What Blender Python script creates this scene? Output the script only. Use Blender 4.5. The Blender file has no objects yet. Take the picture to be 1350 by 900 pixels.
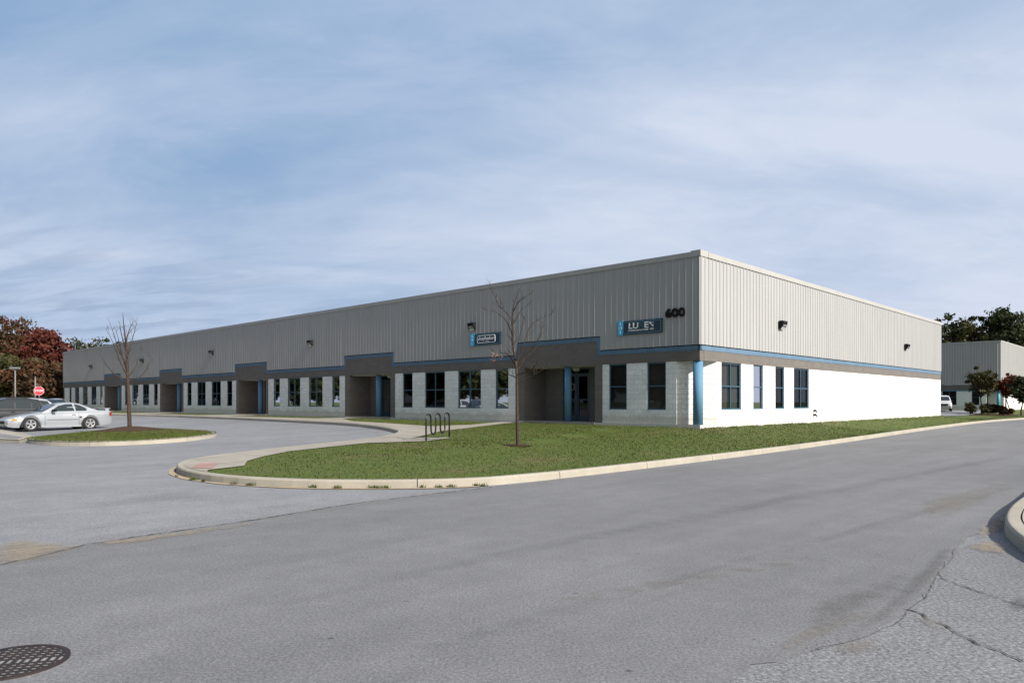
import bpy, bmesh, math, random
import numpy as np
from mathutils import Vector, Matrix
from mathutils.geometry import delaunay_2d_cdt
random.seed(7)
SC = bpy.context.scene
COL = SC.collection
# ------------------------------------------------------------------ camera model
F, CX, HY, CAMZ = 957.0, 675.0, 529.0, 1.6
LD = Vector((-.723, .691)).normalized()       # along the long shaded facade
RD = Vector((LD.y, -LD.x))                    # along the sunny end facade
NL = -RD                                      # outward from long facade
NR = -LD                                      # outward from end facade
CN = Vector((7.33, 28.3))                     # near corner
SL = 0.68                                     # floor level
def sdist(x, y): return (Vector((x, y)) - CN).dot(NL)
def qdist(x, y): return (Vector((x, y)) - CN).dot(NR)
def sstep(t):
    t = max(0., min(1., t)); return t*t*(3-2*t)
def zg(x, y):
    s = sdist(x, y); q = qdist(x, y)
    return .45*max(0., min(1.1, (25-s)/20.))*sstep(-q/16.)
def G(px, py, extra=0.):
    r = (px-CX)/F; k = (HY-py)/F
    lo, hi = 1.0, 400.
    t = 1.6/max(1e-4, -k)
    for i in range(60):
        z = zg(r*t, t)+extra
        tn = (CAMZ-z)/max(1e-4, -k)
        t = .5*t+.5*tn
    return Vector((r*t, t))
def at(px, py, d): return Vector(((px-CX)/F*d, d, CAMZ+(HY-py)/F*d))
def uL(px):
    r = (px-CX)/F; n = CN.dot(NL)
    t = n/(NL.x*r+NL.y); P = Vector((r*t, t)); return (P-CN).dot(LD)
def uR(px):
    r = (px-CX)/F; n = CN.dot(NR)
    t = n/(NR.x*r+NR.y); P = Vector((r*t, t)); return (P-CN).dot(RD)
# ------------------------------------------------------------------ materials
def mat(name, col=(.5, .5, .5), rough=.6, metal=0., spec=.5, emit=None):
    m = bpy.data.materials.new(name); m.use_nodes = True
    b = m.node_tree.nodes['Principled BSDF']
    b.inputs['Base Color'].default_value = (*col, 1)
    b.inputs['Roughness'].default_value = rough
    b.inputs['Metallic'].default_value = metal
    b.inputs['Specular IOR Level'].default_value = spec
    return m
class NT:
    def __init__(s, m): s.t = m.node_tree; s.b = s.t.nodes.get('Principled BSDF')
    def n(s, ty, **kw):
        x = s.t.nodes.new(ty)
        for k, v in kw.items():
            if k in x.inputs.keys() if hasattr(x.inputs, 'keys') else False: x.inputs[k].default_value = v
            else: setattr(x, k, v)
        return x
    def l(s, a, b): s.t.links.new(a, b)
    def co(s, kind='Object', scale=(1, 1, 1), rot=(0, 0, 0)):
        tc = s.n('ShaderNodeTexCoord'); mp = s.n('ShaderNodeMapping')
        mp.inputs['Rotation'].default_value = rot
        s.l(tc.outputs[kind], mp.inputs['Vector'])
        m2_ = s.n('ShaderNodeMapping'); m2_.inputs['Scale'].default_value = scale; s.l(mp.outputs[0], m2_.inputs['Vector']); return m2_.outputs[0]
    def noise(s, vec, scale, detail=3, rough=.55, dist=0.):
        x = s.n('ShaderNodeTexNoise'); x.inputs['Scale'].default_value = scale
        x.inputs['Detail'].default_value = detail; x.inputs['Roughness'].default_value = rough
        x.inputs['Distortion'].default_value = dist
        if vec is not None: s.l(vec, x.inputs['Vector'])
        return x.outputs['Fac']
    def ramp(s, fac, stops):
        x = s.n('ShaderNodeValToRGB'); e = x.color_ramp.elements
        while len(e) < len(stops): e.new(.5)
        for i, (p, c) in enumerate(stops):
            e[i].position = p; e[i].color = (*c, 1) if len(c) == 3 else c
        s.l(fac, x.inputs[0]); return x.outputs[0]
    def mix(s, fac, a, b, mode='MIX'):
        x = s.n('ShaderNodeMix', data_type='RGBA', blend_type=mode)
        for i, v in ((0, fac), (6, a), (7, b)):
            if hasattr(v, 'links') or hasattr(v, 'node'): s.l(v, x.inputs[i])
            elif i == 0: x.inputs[0].default_value = v
            else: x.inputs[i].default_value = (*v, 1)
        return x.outputs[2]
    def bump(s, h, strength=.3, dist=.02):
        x = s.n('ShaderNodeBump'); x.inputs['Strength'].default_value = strength
        x.inputs['Distance'].default_value = dist; s.l(h, x.inputs['Height'])
        s.l(x.outputs[0], s.b.inputs['Normal'])
    def base(s, c): s.l(c, s.b.inputs['Base Color'])
def g3(v): return (v, v, v)
ROT = math.atan2(RD.y, RD.x)
def asphalt(name, c, warm=0., speck=.35, coarse=90., patch=.12):
    m = mat(name, c, .88, spec=.3); t = NT(m)
    v = t.co()
    sp = t.noise(v, coarse*.55, 6, .86)
    big = t.noise(v, .22, 5, .6)
    med = t.noise(v, 2.2, 4, .6)
    st = t.noise(t.co(scale=(.12, 1.3, 1), rot=(0, 0, -ROT)), 1.0, 4, .6)
    a = t.ramp(big, [(.3, tuple(x*(1-patch) for x in c)), (.7, tuple(x*(1+patch) for x in c))])
    a = t.mix(.75, a, t.ramp(st, [(.3, g3(.86)), (.7, g3(1.12))]), 'MULTIPLY')
    a = t.mix(.7, a, t.ramp(med, [(.3, g3(.9)), (.7, g3(1.1))]), 'MULTIPLY')
    s_ = t.ramp(sp, [(.38, g3(1-speck)), (.5, g3(1.0)), (.62, g3(1+speck*1.3))])
    a = t.mix(1., a, s_, 'MULTIPLY')
    # occasional pits
    vo = t.n('ShaderNodeTexVoronoi'); vo.inputs['Scale'].default_value = 1.6; t.l(t.co(scale=(1, 1.6, 1)), vo.inputs['Vector'])
    pit = t.ramp(vo.outputs['Distance'], [(.0, g3(.45)), (.035, g3(.55)), (.05, g3(1))])
    a = t.mix(1., a, pit, 'MULTIPLY')
    t.base(a); t.bump(sp, .3, .004)
    return m
M = {}
M['lot'] = asphalt('lot_asphalt', (.185, .187, .195), speck=.42, coarse=80)
M['road'] = asphalt('road_asphalt', (.150, .149, .152), speck=.40, coarse=88, patch=.10)
M['old'] = asphalt('old_asphalt', (.165, .165, .17), speck=.62, coarse=62)
def concrete(name, c, joint=None):
    m = mat(name, c, .85, spec=.3); t = NT(m); v = t.co()
    a = t.ramp(t.noise(v, 1.1, 5, .65), [(.3, tuple(x*.84 for x in c)), (.7, tuple(min(1, x*1.1) for x in c))])
    a = t.mix(.8, a, t.ramp(t.noise(v, 35, 3, .7), [(.3, g3(.88)), (.7, g3(1.08))]), 'MULTIPLY')
    if joint:
        br = t.n('ShaderNodeTexBrick'); br.offset = 0.
        br.inputs['Scale'].default_value = 1; br.inputs['Brick Width'].default_value = joint; br.inputs['Row Height'].default_value = joint
        br.inputs['Mortar Size'].default_value = .012; br.inputs['Color1'].default_value = (1, 1, 1, 1); br.inputs['Color2'].default_value = (.94, .94, .94, 1)
        br.inputs['Mortar'].default_value = (.5, .48, .45, 1); t.l(t.co(rot=(0, 0, -ROT)), br.inputs['Vector'])
        a = t.mix(1., a, br.outputs['Color'], 'MULTIPLY')
    t.base(a); t.bump(t.noise(v, 60, 3), .3, .004); return m
M['kerb'] = concrete('kerb_concrete', (.33, .30, .245))
M['walk'] = concrete('walk_concrete', (.31, .28, .235), 1.5)
M['slab'] = concrete('slab_concrete', (.5, .49, .46))
m = mat('sand', (.5, .4, .27), .95, spec=.1); M['sand'] = m; t = NT(m)
t.base(t.ramp(t.noise(t.co(), 14, 5, .7), [(.3, (.28, .22, .15)), (.7, (.40, .32, .22))]))
def stainmat(name, c, thr=(.36, .75), sc=4.5, sx=(.6, 1.2, 1), cap=.8):
    m = mat(name, c, .95, spec=.1); t = NT(m)
    out = t.t.nodes['Material Output']; tr = t.n('ShaderNodeBsdfTransparent'); mx = t.n('ShaderNodeMixShader')
    at_ = t.n('ShaderNodeAttribute', attribute_name='weight')
    n_ = t.noise(t.co(scale=sx, rot=(0, 0, -ROT)), sc, 6, .72)
    a = t.n('ShaderNodeMath', operation='ADD'); t.l(n_, a.inputs[0]); 
    w = t.n('ShaderNodeMath', operation='MULTIPLY_ADD'); t.l(at_.outputs['Fac'], w.inputs[0]); w.inputs[1].default_value = .62; w.inputs[2].default_value = -.42
    t.l(w.outputs[0], a.inputs[1])
    r = t.ramp(a.outputs[0], [(thr[0], g3(0)), (thr[1], g3(cap))])
    t.l(r, mx.inputs[0]); t.l(tr.outputs[0], mx.inputs[1]); t.l(t.b.outputs[0], mx.inputs[2]); t.l(mx.outputs[0], out.inputs[0])
    t.base(t.ramp(t.noise(t.co(), 25, 4, .7), [(.3, tuple(x*.8 for x in c)), (.7, tuple(min(1, x*1.2) for x in c))]))
    return m
M['sandstain'] = stainmat('sand_stain', (.30, .25, .19), cap=.7)
M['darkstain'] = stainmat('dark_stain', (.07, .066, .062), cap=.22, sx=(1, 1, 1))  # driveway edge dirt and other dark patches
M['tyremark'] = stainmat('tyre_mark', (.075, .075, .078), thr=(.2, .8), cap=.13, sc=1.5)
M['palestain'] = stainmat('pale_stain', (.24, .215, .185), cap=.4)
M['crack'] = mat('crack_dark', (.08, .075, .07), 1, spec=0)
def grassmat(name, dark, mid, dry, dryamt=(.53, .68)):
    m = mat(name, mid, .8, spec=.2); t = NT(m); v = t.co()
    a = t.ramp(t.noise(v, 1.3, 5, .65), [(.3, dark), (.7, mid)])
    a = t.mix(t.ramp(t.noise(v, .45, 5, .7, .6), [(dryamt[0], g3(0)), (dryamt[1], g3(.8))]), a, dry)
    a = t.mix(1., a, t.ramp(t.noise(v, 22, 4, .75), [(.3, g3(.86)), (.7, g3(1.12))]), 'MULTIPLY')
    t.base(a); t.bump(t.noise(v, 30, 3, .7), .2, .01)
    return m
M['lawn'] = grassmat('lawn_grass', (.062, .089, .016), (.084, .108, .023), (.125, .105, .042))
def blademat(name, tint=1.):
    m = mat(name, (.1, .13, .03), .6, spec=.25); t = NT(m); v = t.co()
    ge = t.n('ShaderNodeNewGeometry')
    a = t.ramp(ge.outputs['Random Per Island'], [(0, (.062, .088, .014)), (.5, (.080, .105, .022)), (.9, (.094, .113, .028)), (1, (.135, .12, .055))])
    a = t.mix(t.ramp(t.noise(v, .45, 5, .7, .6), [(.52, g3(0)), (.68, g3(.7))]), a, (.125, .105, .05))
    t.base(a); t.b.inputs['Roughness'].default_value = .7; t.b.inputs['Specular IOR Level'].default_value = .1
    vm = t.n('ShaderNodeVectorMath'); vm.operation = 'MULTIPLY_ADD'; t.l(ge.outputs['Normal'], vm.inputs[0]); vm.inputs[1].default_value = (.3, .3, .3); vm.inputs[2].default_value = (0, 0, 1)
    nz = t.n('ShaderNodeVectorMath'); nz.operation = 'NORMALIZE'; t.l(vm.outputs[0], nz.inputs[0]); t.l(nz.outputs[0], t.b.inputs['Normal']); return m
M['blade'] = blademat('grass_blade')
M['mulch'] = mat('mulch', (.12, .06, .035), 1, spec=.1); t = NT(M['mulch'])
t.base(t.ramp(t.noise(t.co(), 18, 4, .8), [(.3, (.035, .022, .015)), (.7, (.115, .07, .045))])); t.bump(t.noise(t.co(), 25, 4, .8), 1., .05)
# --- masonry with UVs in metres
def block(name, c, mortar, w=.4064, h=.2032, face=.25, dirt=True, rough=.9, msize=.006, var=.06, uvoff=0, bumpd=.006):
    m = mat(name, c, rough, spec=.25); t = NT(m); uv = t.co('UV')
    br = t.n('ShaderNodeTexBrick'); br.offset = .5
    br.inputs['Scale'].default_value = 1; br.inputs['Brick Width'].default_value = w; br.inputs['Row Height'].default_value = h
    br.inputs['Mortar Size'].default_value = msize; br.inputs['Mortar Smooth'].default_value = .3
    br.inputs['Color1'].default_value = (*[x*(1-var) for x in c], 1); br.inputs['Color2'].default_value = (*[min(1, x*(1+var)) for x in c], 1)
    br.inputs['Mortar'].default_value = (*mortar, 1); t.l(uv, br.inputs['Vector'])
    n1 = t.noise(uv, 9, 5, .7); n2 = t.noise(uv, .7, 4, .6)
    a = t.mix(1., br.outputs['Color'], t.ramp(n1, [(.25, g3(1-face*.5)), (.75, g3(1+face*.3))]), 'MULTIPLY')
    a = t.mix(.6, a, t.ramp(n2, [(.3, g3(.9)), (.7, g3(1.06))]), 'MULTIPLY')
    if dirt:      # soil splash along the foot of the wall
        sp = t.n('ShaderNodeSeparateXYZ'); t.l(uv, sp.inputs[0])
        ad = t.n('ShaderNodeMath', operation='MULTIPLY_ADD'); t.l(t.noise(uv, 1.7, 5, .7), ad.inputs[0]); ad.inputs[1].default_value = -.55; t.l(sp.outputs['Y'], ad.inputs[2])
        f = t.ramp(ad.outputs[0], [(-.0, g3(.5)), (.10, g3(0))])
        a = t.mix(f, a, (.42, .38, .31))
    t.base(a)
    hm = t.n('ShaderNodeMath', operation='MULTIPLY_ADD'); t.l(br.outputs['Fac'], hm.inputs[0]); hm.inputs[1].default_value = -.5; t.l(n1, hm.inputs[2])
    t.bump(hm.outputs[0], .9, bumpd); return m
M['white'] = block('white_painted_block', (.76, .755, .735), (.54, .54, .52), face=.4, var=.07)
M['gray'] = block('gray_block', (.152, .137, .124), (.128, .116, .106), h=.1016*2, face=.35, var=.07, dirt=False, bumpd=.003)
def metalpaint(name, c, var=.05):
    m = mat(name, c, .5, spec=.4); t = NT(m); uv = t.co('UV')
    a = t.ramp(t.noise(t.co('UV', (1, .12, 1)), 1.5, 4, .6), [(.3, tuple(x*(1-var) for x in c)), (.7, tuple(x*(1+var) for x in c))])
    a = t.mix(.6, a, t.ramp(t.noise(t.co('UV', (5, .25, 1)), 1.3, 5, .7), [(.3, g3(.88)), (.65, g3(1.04))]), 'MULTIPLY')
    t.base(a); return m
M['clad'] = metalpaint('cladding_paint', (.342, .339, .330))
M['cap'] = metalpaint('cap_paint', (.36, .35, .33))
M['blue'] = block('blue_trim', (.105, .175, .25), (.09, .155, .22), w=.4064, h=.4, face=.12, dirt=False, bumpd=.002)
M['bluecol'] = mat('blue_column_paint', (.085, .2, .31), .75)
M['frame'] = mat('window_frame_paint', (.035, .09, .13), .4)
M['doorpaint'] = mat('door_paint', (.018, .045, .065), .4)
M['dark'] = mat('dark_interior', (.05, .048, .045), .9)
M['black'] = mat('black_paint', (.008, .008, .009), .7, spec=.2)
M['rackblack'] = mat('rack_black', (.01, .01, .011), .35)
M['soffit'] = mat('soffit_white', (.55, .54, .5), .8)
M['roofm'] = mat('roof_membrane', (.5, .5, .5), .9)
m = mat('blind_slats', (.36, .33, .28), .7); M['blind'] = m; t = NT(m)
wv = t.n('ShaderNodeTexWave'); wv.inputs['Scale'].default_value = 3.2; t.l(t.co('UV'), wv.inputs['Vector'])
t.base(t.ramp(wv.outputs['Fac'], [(0, (.16, .15, .13)), (.5, (.38, .35, .3))]))
def glassmat(name, tint, refl=1.0):
    m = bpy.data.materials.new(name); m.use_nodes = True; t = NT(m); t.t.nodes.remove(t.b)
    tr = t.n('ShaderNodeBsdfTransparent'); tr.inputs[0].default_value = (*tint, 1)
    gl = t.n('ShaderNodeBsdfGlossy'); gl.inputs['Roughness'].default_value = .02; gl.inputs[0].default_value = (refl*.8, refl*.8, refl*.85, 1)
    fr = t.n('ShaderNodeFresnel'); fr.inputs[0].default_value = 1.45
    mx = t.n('ShaderNodeMixShader'); t.l(fr.outputs[0], mx.inputs[0]); t.l(tr.outputs[0], mx.inputs[1]); t.l(gl.outputs[0], mx.inputs[2])
    t.l(mx.outputs[0], t.t.nodes['Material Output'].inputs[0]); return m
M['glass'] = glassmat('window_glass', (.32, .34, .34), .8)
M['glassdark'] = glassmat('door_glass', (.12, .13, .13), .5)
M['carglass'] = mat('car_glass', (.012, .02, .022), .04, spec=.7)
M['tyre'] = mat('tyre', (.012, .012, .012), .8)
M['rim'] = mat('rim_alloy', (.42, .42, .44), .3, .6)
M['bark'] = mat('bark', (.085, .06, .045), .9, spec=.1); t = NT(M['bark'])
t.base(t.ramp(t.noise(t.co(scale=(1, 1, .25)), 30, 4, .7), [(.3, (.03, .021, .017)), (.7, (.075, .055, .044))])); t.bump(t.noise(t.co(), 60, 3), .6, .01)
M['ftrunk'] = mat('far_bark', (.07, .055, .045), .95, spec=.1)
def carpaint(name, c, metal=.5):
    m = mat(name, c, .28, metal); m.node_tree.nodes['Principled BSDF'].inputs['Coat Weight'].default_value = .6
    m.node_tree.nodes['Principled BSDF'].inputs['Coat Roughness'].default_value = .05; return m
M['silver'] = carpaint('silver_paint', (.34, .355, .375), .35)
M['carblack'] = carpaint('dark_car_paint', (.012, .013, .015), .0)
M['gold'] = carpaint('champagne_paint', (.30, .25, .17), .4)
M['carwhite'] = carpaint('white_paint', (.55, .55, .55), 0.)
M['orange'] = mat('amber_lens', (.7, .22, .03), .25)
M['redlens'] = mat('red_lens', (.25, .01, .01), .25)
M['clearlens'] = mat('headlight_lens', (.6, .62, .62), .12, .3)
M['signnavy'] = mat('sign_navy', (.012, .03, .055), .5)
M['signteal'] = mat('sign_teal_line', (.08, .29, .37), .5)
M['signblue'] = mat('sign_number_blue', (.06, .38, .62), .5)
M['signwhite'] = mat('sign_white', (.78, .78, .78), .6)
M['digitpale'] = mat('sign_pale_digits', (.45, .72, .88), .6)
M['signdim'] = mat('sign_dim_teal', (.03, .085, .11), .6)
M['stopred'] = mat('stop_red', (.6, .015, .03), .4)
M['galv'] = mat('galvanised', (.17, .175, .175), .7, .2)
M['iron'] = mat('rusty_iron', (.035, .02, .02), .7, .3); t = NT(M['iron'])
t.base(t.ramp(t.noise(t.co(), 18, 4, .7), [(.35, (.02, .017, .018)), (.8, (.06, .03, .024))]))
def leafmat(name, stops, sc=.5):
    stops = [(p, tuple(x*.72 for x in c)) for p, c in stops]
    m = mat(name, stops[0][1], .6, spec=.2); t = NT(m)
    ge = t.n('ShaderNodeNewGeometry')
    a = t.n('ShaderNodeMath', operation='MULTIPLY_ADD'); t.l(ge.outputs['Random Per Island'], a.inputs[0]); a.inputs[1].default_value = .38
    b = t.n('ShaderNodeMath', operation='MULTIPLY_ADD'); t.l(t.noise(t.co(), sc, 4, .6), b.inputs[0]); b.inputs[1].default_value = 1.3; b.inputs[2].default_value = -.34
    t.l(b.outputs[0], a.inputs[2]); c = t.ramp(a.outputs[0], stops); t.base(c)
    tl = t.n('ShaderNodeBsdfTranslucent'); t.l(c, tl.inputs[0]); mx = t.n('ShaderNodeMixShader'); mx.inputs[0].default_value = .22
    t.l(t.b.outputs[0], mx.inputs[1]); t.l(tl.outputs[0], mx.inputs[2]); t.l(mx.outputs[0], t.t.nodes['Material Output'].inputs[0])
    return m
M['leafred'] = leafmat('autumn_red_leaves', [(0, (.035, .012, .010)), (.4, (.11, .026, .02)), (.7, (.19, .055, .03)), (1, (.21, .10, .04))])
M['leafrust'] = leafmat('autumn_rust_leaves', [(0, (.025, .028, .010)), (.35, (.06, .045, .02)), (.65, (.13, .055, .028)), (1, (.19, .10, .04))])
M['leafgreen'] = leafmat('dull_green_leaves', [(0, (.018, .026, .010)), (.5, (.042, .055, .018)), (.85, (.075, .08, .03)), (1, (.14, .08, .03))])
M['leafmix'] = leafmat('green_gold_leaves', [(0, (.03, .035, .012)), (.45, (.06, .065, .02)), (.75, (.12, .095, .03)), (1, (.2, .11, .035))])
M['leafolive'] = leafmat('olive_leaves', [(0, (.03, .035, .014)), (.5, (.075, .075, .025)), (1, (.17, .09, .035))], .8)
M['leaforange'] = leafmat('orange_red_leaves', [(0, (.07, .018, .012)), (.5, (.21, .05, .02)), (1, (.33, .12, .04))], .8)
M['dryleaf'] = mat('dry_orange_leaf', (.38, .14, .04), .8)
M['pink'] = concrete('tactile_pink', (.34, .21, .18))
# ------------------------------------------------------------------ mesh builder
class MB:
    def __init__(s, fr=None): s.v = []; s.f = []; s.uv = []; s.mi = []; s.fr = fr; s.sm = []
    def P(s, p):
        if s.fr is None: return tuple(p)
        o, a, b = s.fr; u, w, z = p
        return (o.x+a.x*u+b.x*w, o.y+a.y*u+b.y*w, z)
    def face(s, pts, uv=None, mi=0, smooth=False):
        b = len(s.v); s.v += [s.P(p) for p in pts]; s.f.append(tuple(range(b, b+len(pts))))
        s.uv.append(uv or [(p[0], p[2]) for p in pts]); s.mi.append(mi); s.sm.append(smooth)
    def box(s, u0, u1, w0, w1, z0, z1, mi=0):
        if u0 > u1: u0, u1 = u1, u0
        if w0 > w1: w0, w1 = w1, w0
        c = [(u0, w0), (u1, w0), (u1, w1), (u0, w1)]
        A = [(x, y, z0) for x, y in c]; B = [(x, y, z1) for x, y in c]
        fs = [(A[3], A[2], A[1], A[0]), (B[0], B[1], B[2], B[3]), (A[0], A[1], B[1], B[0]), (A[1], A[2], B[2], B[1]), (A[2], A[3], B[3], B[2]), (A[3], A[0], B[0], B[3])]
        for k, q in enumerate(fs):
            if k < 2: uv = [(p[0], p[1]) for p in q]
            elif k in (3, 5): uv = [(p[1], p[2]-SL) for p in q]
            else: uv = [(p[0], p[2]-SL) for p in q]
            s.face(q, uv, mi)
    def tube(s, pts, rad, n=8, cap=True, mi=0):
        pts = [Vector(p) for p in pts]
        if not hasattr(rad, '__len__'): rad = [rad]*len(pts)
        base = len(s.v); a0 = None
        for i, p in enumerate(pts):
            d = (pts[min(i+1, len(pts)-1)]-pts[max(i-1, 0)]).normalized()
            if a0 is None:
                a0 = d.orthogonal().normalized()
            a0 = (a0-d*a0.dot(d)).normalized(); b0 = d.cross(a0)
            for k in range(n):
                th = 2*math.pi*k/n
                s.v.append(s.P(p+(a0*math.cos(th)+b0*math.sin(th))*rad[i]))
        for i in range(len(pts)-1):
            for k in range(n):
                a = base+i*n+k; b = base+i*n+(k+1) % n
                s.f.append((a, b, b+n, a+n)); s.uv.append([(0, 0)]*4); s.mi.append(mi); s.sm.append(True)
        if cap:
            for i, rev in ((0, True), (len(pts)-1, False)):
                ids = [base+i*n+k for k in range(n)]
                s.f.append(tuple(ids[::-1] if rev else ids)); s.uv.append([(0, 0)]*n); s.mi.append(mi); s.sm.append(False)
    def obj(s, name, mats, parent=None, fixn=True, bevel=0.):
        me = bpy.data.meshes.new(name); me.from_pydata(s.v, [], s.f)
        for m_ in (mats if isinstance(mats, (list, tuple)) else [mats]): me.materials.append(m_)
        uvl = me.uv_layers.new(name='UVMap')
        flat = [c for f in s.uv for p in f for c in p]; uvl.data.foreach_set('uv', flat)
        me.polygons.foreach_set('material_index', s.mi); me.polygons.foreach_set('use_smooth', s.sm)
        me.update()
        if fixn:
            bm = bmesh.new(); bm.from_mesh(me); bmesh.ops.recalc_face_normals(bm, faces=bm.faces); bm.to_mesh(me); bm.free()
        o = bpy.data.objects.new(name, me); COL.objects.link(o); o.parent = parent
        if parent is not None:
            o.matrix_parent_inverse = Matrix.Translation(-parent.location) @ Matrix.Identity(4) if parent.parent is None and parent.type == 'EMPTY' else Matrix.Identity(4)
            if not (parent.parent is None and parent.type == 'EMPTY'): pass
        if bevel:
            b = o.modifiers.new('bevel', 'BEVEL'); b.width = bevel; b.segments = 2; b.limit_method = 'ANGLE'
        return o
def thing(name, label, cat, loc, group=None):
    o = bpy.data.objects.new(name, None); COL.objects.link(o)
    o.location = loc; o['label'] = label; o['category'] = cat
    if group: o['group'] = group
    o.empty_display_size = .3
    return o
def tag(o, label, cat, group=None):
    o['label'] = label; o['category'] = cat
    if group: o['group'] = group
    return o
def struct(o, kind='structure'): o['kind'] = kind; return o
def inpoly(x, y, poly):
    c = False; j = len(poly)-1
    for i in range(len(poly)):
        xi, yi = poly[i]; xj, yj = poly[j]
        if (yi > y) != (yj > y) and x < (xj-xi)*(y-yi)/(yj-yi)+xi: c = not c
        j = i
    return c
def npinpoly(X, Y, poly):
    c = np.zeros(X.shape, bool); j = len(poly)-1
    for i in range(len(poly)):
        xi, yi = poly[i]; xj, yj = poly[j]
        if yi != yj: c ^= ((yi > Y) != (yj > Y)) & (X < (xj-xi)*(Y-yi)/(yj-yi)+xi)
        j = i
    return c
def resample(pts, step, closed=False):
    pts = [Vector(p) for p in pts]
    if closed: pts = pts+[pts[0]]
    out = [pts[0]]
    for a, b in zip(pts, pts[1:]):
        n = max(1, int((b-a).length/step))
        out += [a+(b-a)*(i/n) for i in range(1, n+1)]
    if closed: out.pop()
    return out
def smoothline(pts, it=2, closed=False):
    pts = [Vector(p) for p in pts]
    for _ in range(it):
        new = [] if closed else [pts[0]]
        rng = range(len(pts)) if closed else range(len(pts)-1)
        for i in rng:
            a, b = pts[i], pts[(i+1) % len(pts)]
            new += [a*.75+b*.25, a*.25+b*.75]
        if not closed: new.append(pts[-1])
        pts = new
    return pts
def sheet(name, poly, zf, m, step=1.0, holes=(), extra=None, weight=False):
    """polygon sheet with interior grid points"""
    poly = [Vector((p[0], p[1])) for p in poly]
    verts = list(poly); edges = [(i, (i+1) % len(poly)) for i in range(len(poly))]
    for h in holes:
        b = len(verts); verts += [Vector(p) for p in h]; edges += [(b+i, b+(i+1) % len(h)) for i in range(len(h))]
    xs = [p.x for p in poly]; ys = [p.y for p in poly]
    X, Y = np.meshgrid(np.arange(min(xs)+step*.37, max(xs), step), np.arange(min(ys)+step*.41, max(ys), step))
    ok = npinpoly(X, Y, [(p.x, p.y) for p in poly])
    verts += [Vector((float(a), float(b))) for a, b in zip(X[ok], Y[ok])]
    v, e, f, ov, oe, of = delaunay_2d_cdt(verts, edges, [], 0, 1e-5)
    pp = [(p.x, p.y) for p in poly]; hh = [[(p[0], p[1]) for p in h] for h in holes]
    fs = []
    for q in f:
        cx = sum(v[i].x for i in q)/len(q); cy = sum(v[i].y for i in q)/len(q)
        if inpoly(cx, cy, pp) and not any(inpoly(cx, cy, h) for h in hh): fs.append(q)
    me = bpy.data.meshes.new(name)
    me.from_pydata([(p.x, p.y, zf(p.x, p.y)) for p in v], [], fs)
    bm = bmesh.new(); bm.from_mesh(me)
    bmesh.ops.delete(bm, geom=[x for x in bm.verts if not x.link_faces], context='VERTS')
    for x in bm.faces:
        if x.normal.z < 0: x.normal_flip()
        x.smooth = True
    bm.to_mesh(me); bm.free(); me.materials.append(m)
    if weight:
        at_ = me.attributes.new('weight', 'FLOAT', 'POINT')
        segs = list(zip(poly, poly[1:]+poly[:1]))
        ds = []
        for x in me.vertices:
            p = Vector((x.co.x, x.co.y)); d = min(segd(p, a, b) for a, b in segs); ds.append(d)
        mx = max(ds) or 1
        at_.data.foreach_set('value', [min(1, d/(mx*.8)) for d in ds])
    o = bpy.data.objects.new(name, me); COL.objects.link(o); struct(o); return o
def segd(p, a, b):
    ab = b-a; t_ = max(0, min(1, (p-a).dot(ab)/max(1e-9, ab.length_squared))); return (p-a-ab*t_).length
def ribbon(name, pts, w, zf, m, jit=0., wj=0.):
    pts = resample(pts, .05 if jit else .5); L = []; R = []
    wk = 0.
    for i, p in enumerate(pts):
        d = (pts[min(i+1, len(pts)-1)]-pts[max(i-1, 0)]).normalized(); n = Vector((-d.y, d.x)); wk = wk*.86+random.uniform(-jit, jit)
        c = p+n*wk; ww = w*random.uniform(1-wj, 1+wj)/2
        L.append(c+n*ww); R.append(c-n*ww)
    mb = MB()
    for i in range(len(pts)-1):
        mb.face([(q.x, q.y, zf(q.x, q.y)) for q in (L[i], L[i+1], R[i+1], R[i])])
    o = mb.obj(name, m); struct(o)
    for p in o.data.polygons:
        if p.normal.z < 0: p.flip()
    return o
def kerb(name, path, side, closed=False, w=.16, h=.15, zb=zg, seg=3.0, m=None):
    """swept kerb; the road face lies on the path, the body on the given side"""
    pts = resample(path, .3, closed); n = len(pts)
    prof = [(0, -.1), (0, .0), (.012, h-.03), (.035, h-.004), (.055, h), (w, h), (w, -.1)]
    mb = MB(); acc = 0.; run = []
    def flush(r):
        if len(r) < 2: return
        rows = []
        for (p, nn, zz) in r: rows.append([(p.x+nn.x*a, p.y+nn.y*a, zz+b) for a, b in prof])
        for i in range(len(rows)-1):
            for k in range(len(prof)-1): mb.face([rows[i][k], rows[i+1][k], rows[i+1][k+1], rows[i][k+1]], smooth=False)
        mb.face(rows[0]); mb.face(rows[-1])
    rng = list(range(n))+([0] if closed else [])
    for idx in rng:
        p = pts[idx]
        a = pts[idx-1] if (closed or idx > 0) else pts[idx]; b = pts[(idx+1) % n] if (closed or idx < n-1) else pts[idx]
        d = (b-a).normalized(); nn = Vector((-d.y, d.x))*side
        if run: acc += (p-run[-1][0]).length
        run.append((p, nn, zb(p.x, p.y)))
        if acc > seg:
            # leave a tooled joint
            q = run[-1][0]-d*.008
            flush(run[:-1]+[(q, nn, run[-1][2])]); run = [(p+d*.008, nn, run[-1][2])]; acc = 0
    flush(run)
    o = mb.obj(name, m or M['kerb'], fixn=False); struct(o)
    bm = bmesh.new(); bm.from_mesh(o.data); bmesh.ops.remove_doubles(bm, verts=bm.verts, dist=1e-4); bmesh.ops.recalc_face_normals(bm, faces=bm.faces); bm.to_mesh(o.data); bm.free()
    return o
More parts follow.
